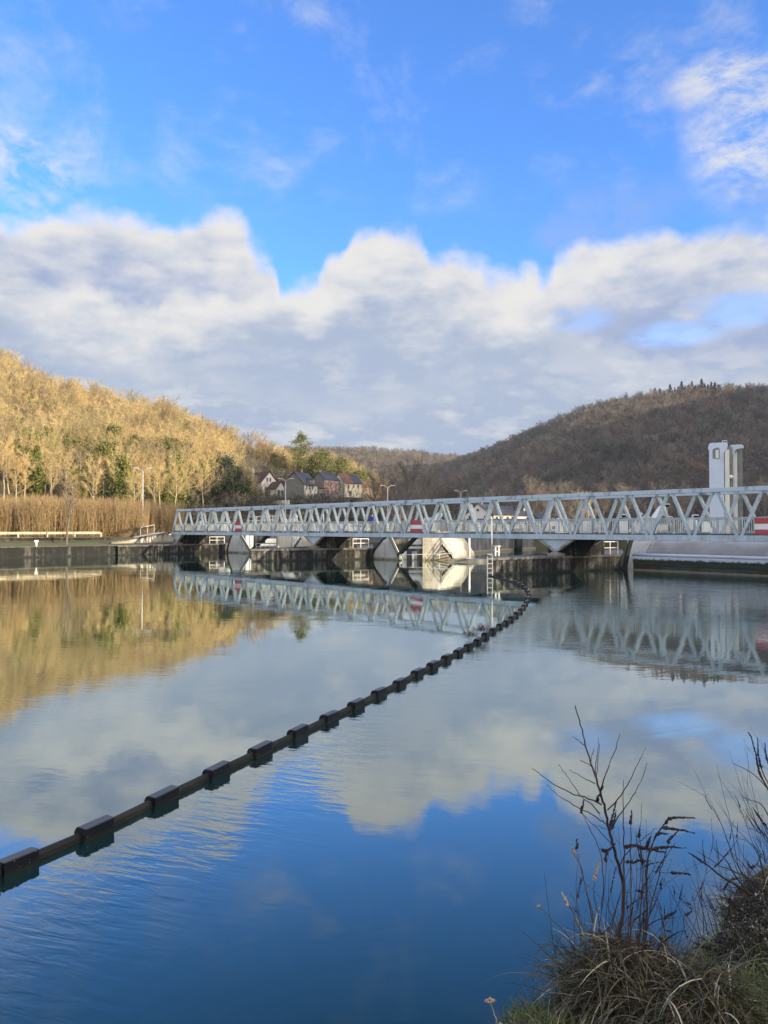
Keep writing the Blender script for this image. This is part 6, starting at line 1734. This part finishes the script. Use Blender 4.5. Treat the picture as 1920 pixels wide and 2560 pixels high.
stems('umbel', 'pale dry umbel seed head at the bottom edge left of the tussock', 'plant', [(Z5([(120, 2060), (95, 1960), (75, 1900), (62, 1862)]), 1.6, 0, None)] +
    [(Z5([(62, 1866), (62 + dx * .5, 1850 + abs(dx) * .1), (62 + dx, 1838 + abs(dx) * .35)]), .8, 0, .6) for dx in (-32, -22, -12, -3, 7, 16, 26)] + [(Z5([(140, 2040), (125, 1990), (112, 1975)]), 1.0, 0, .6)], 3.6, 336, ('reed_pale', 'reed_pale', 'reed_pale'))
# weeds rooted on the boom
def weed(px, py, label, mm, seed, h):
    c = PZ(px, py, .2); b = GB(seed); r = b.r
    for i in range(60):
        a = r.uniform(0, 6.28); b.blade(np.array([c.x, c.y, .17]) + r.normal(size=3) * np.array([.07, .07, 0]), (np.cos(a) * .5, np.sin(a) * .5, 1), h * r.uniform(.5, 1.2), .012, .8, 4, 0)
    t = thing('weed', label, 'weed', (c.x, c.y, .17)); o = b.mesh('blades', [M[mm]], link=True); o.parent = t; o.matrix_parent_inverse = Matrix.Translation(-Vector((c.x, c.y, .17)))
weed(1182, 1588, 'straw coloured weed tuft growing on the boom', 'dry_blade', 341, .22)
weed(1205, 1575, 'reddish twiggy weed growing on the boom beside the straw tuft', 'stem_red', 342, .32)

# finer dead stems crowding round the shrubs
def weed_clump(name, label, c, R0, n, h0, h1, seed, lean=(0, 0), spikes=.3):
    b = GB(seed); r = b.r
    for i in range(n):
        a = r.uniform(0, 6.283); q = r.uniform(0, 1) ** .5 * R0
        x, y = c[0] + np.cos(a) * q, c[1] + np.sin(a) * q
        p = np.array([x, y, max(gz(x, y), .02) - .02]); h = r.uniform(h0, h1)
        d = np.array([r.normal() * .16 + lean[0], r.normal() * .16 + lean[1], 1.0])
        pt = curve_pts(r, p, d, h, 9, .0, .07)
        mi = 1 if r.uniform() < .35 else 0
        b.tube(pt, r.uniform(.0018, .0036), .0008, 4, mi)
        for j in range(r.integers(1, 5)):
            k = r.integers(3, 9); dd = (pt[k] - pt[k - 1]); dd = dd / np.linalg.norm(dd) + r.normal(size=3) * .45
            tw = curve_pts(r, pt[k], dd, h * r.uniform(.12, .35), 4, .03, .12)
            b.tube(tw, .0014, .0006, 3, mi)
            if r.uniform() < spikes: b.spike(tw[1:], .0055, 420, 2)
            else: b.octa(tw[2:] + r.normal(size=(len(tw) - 2, 3)) * .002, .003, 2)
    z0 = max(gz(c[0], c[1]), .02); t = thing(name, label, 'plant', (c[0], c[1], z0))
    for mi, nm in ((0, 'stem'), (1, 'stem'), (2, 'seed_spike')):
        o = b.mesh(nm, [M[SM[mi]]], link=True, only=[mi]); o.parent = t; o.matrix_parent_inverse = Matrix.Translation(-Vector((c[0], c[1], z0)))
weed_clump('dry_weed', 'thicket of fine dead stems standing in the biggest tussock', (1.25, 4.05), .27, 34, .45, 1.0, 351)
weed_clump('dry_weed', 'thicket of thin dead stems on the right bank at the photo edge', (2.95, 5.55), .34, 40, .5, 1.15, 352, (-.25, 0))
weed_clump('dry_weed', 'low tangle of dead stems between the mound and the water', (2.30, 5.15), .22, 22, .25, .6, 353, (-.3, .1))

# ------------------------------------------------------------------ air
def build_haze():
    m = bpy.data.materials.new('haze'); m.use_nodes = True
    k = NT(m.node_tree); k.n.clear()
    out = k.new('ShaderNodeOutputMaterial'); v = k.new('ShaderNodeVolumePrincipled')
    v.inputs['Color'].default_value = (0.74, 0.87, 1.0, 1); v.inputs['Density'].default_value = HAZE
    v.inputs['Anisotropy'].default_value = 0.0
    k.l.new(v.outputs[0], out.inputs['Volume'])
    o = MB().box((0, 450, 118), (2000, 1700, 250)).build('haze', m); stuff(o)
HAZE = 0.00010
build_haze()
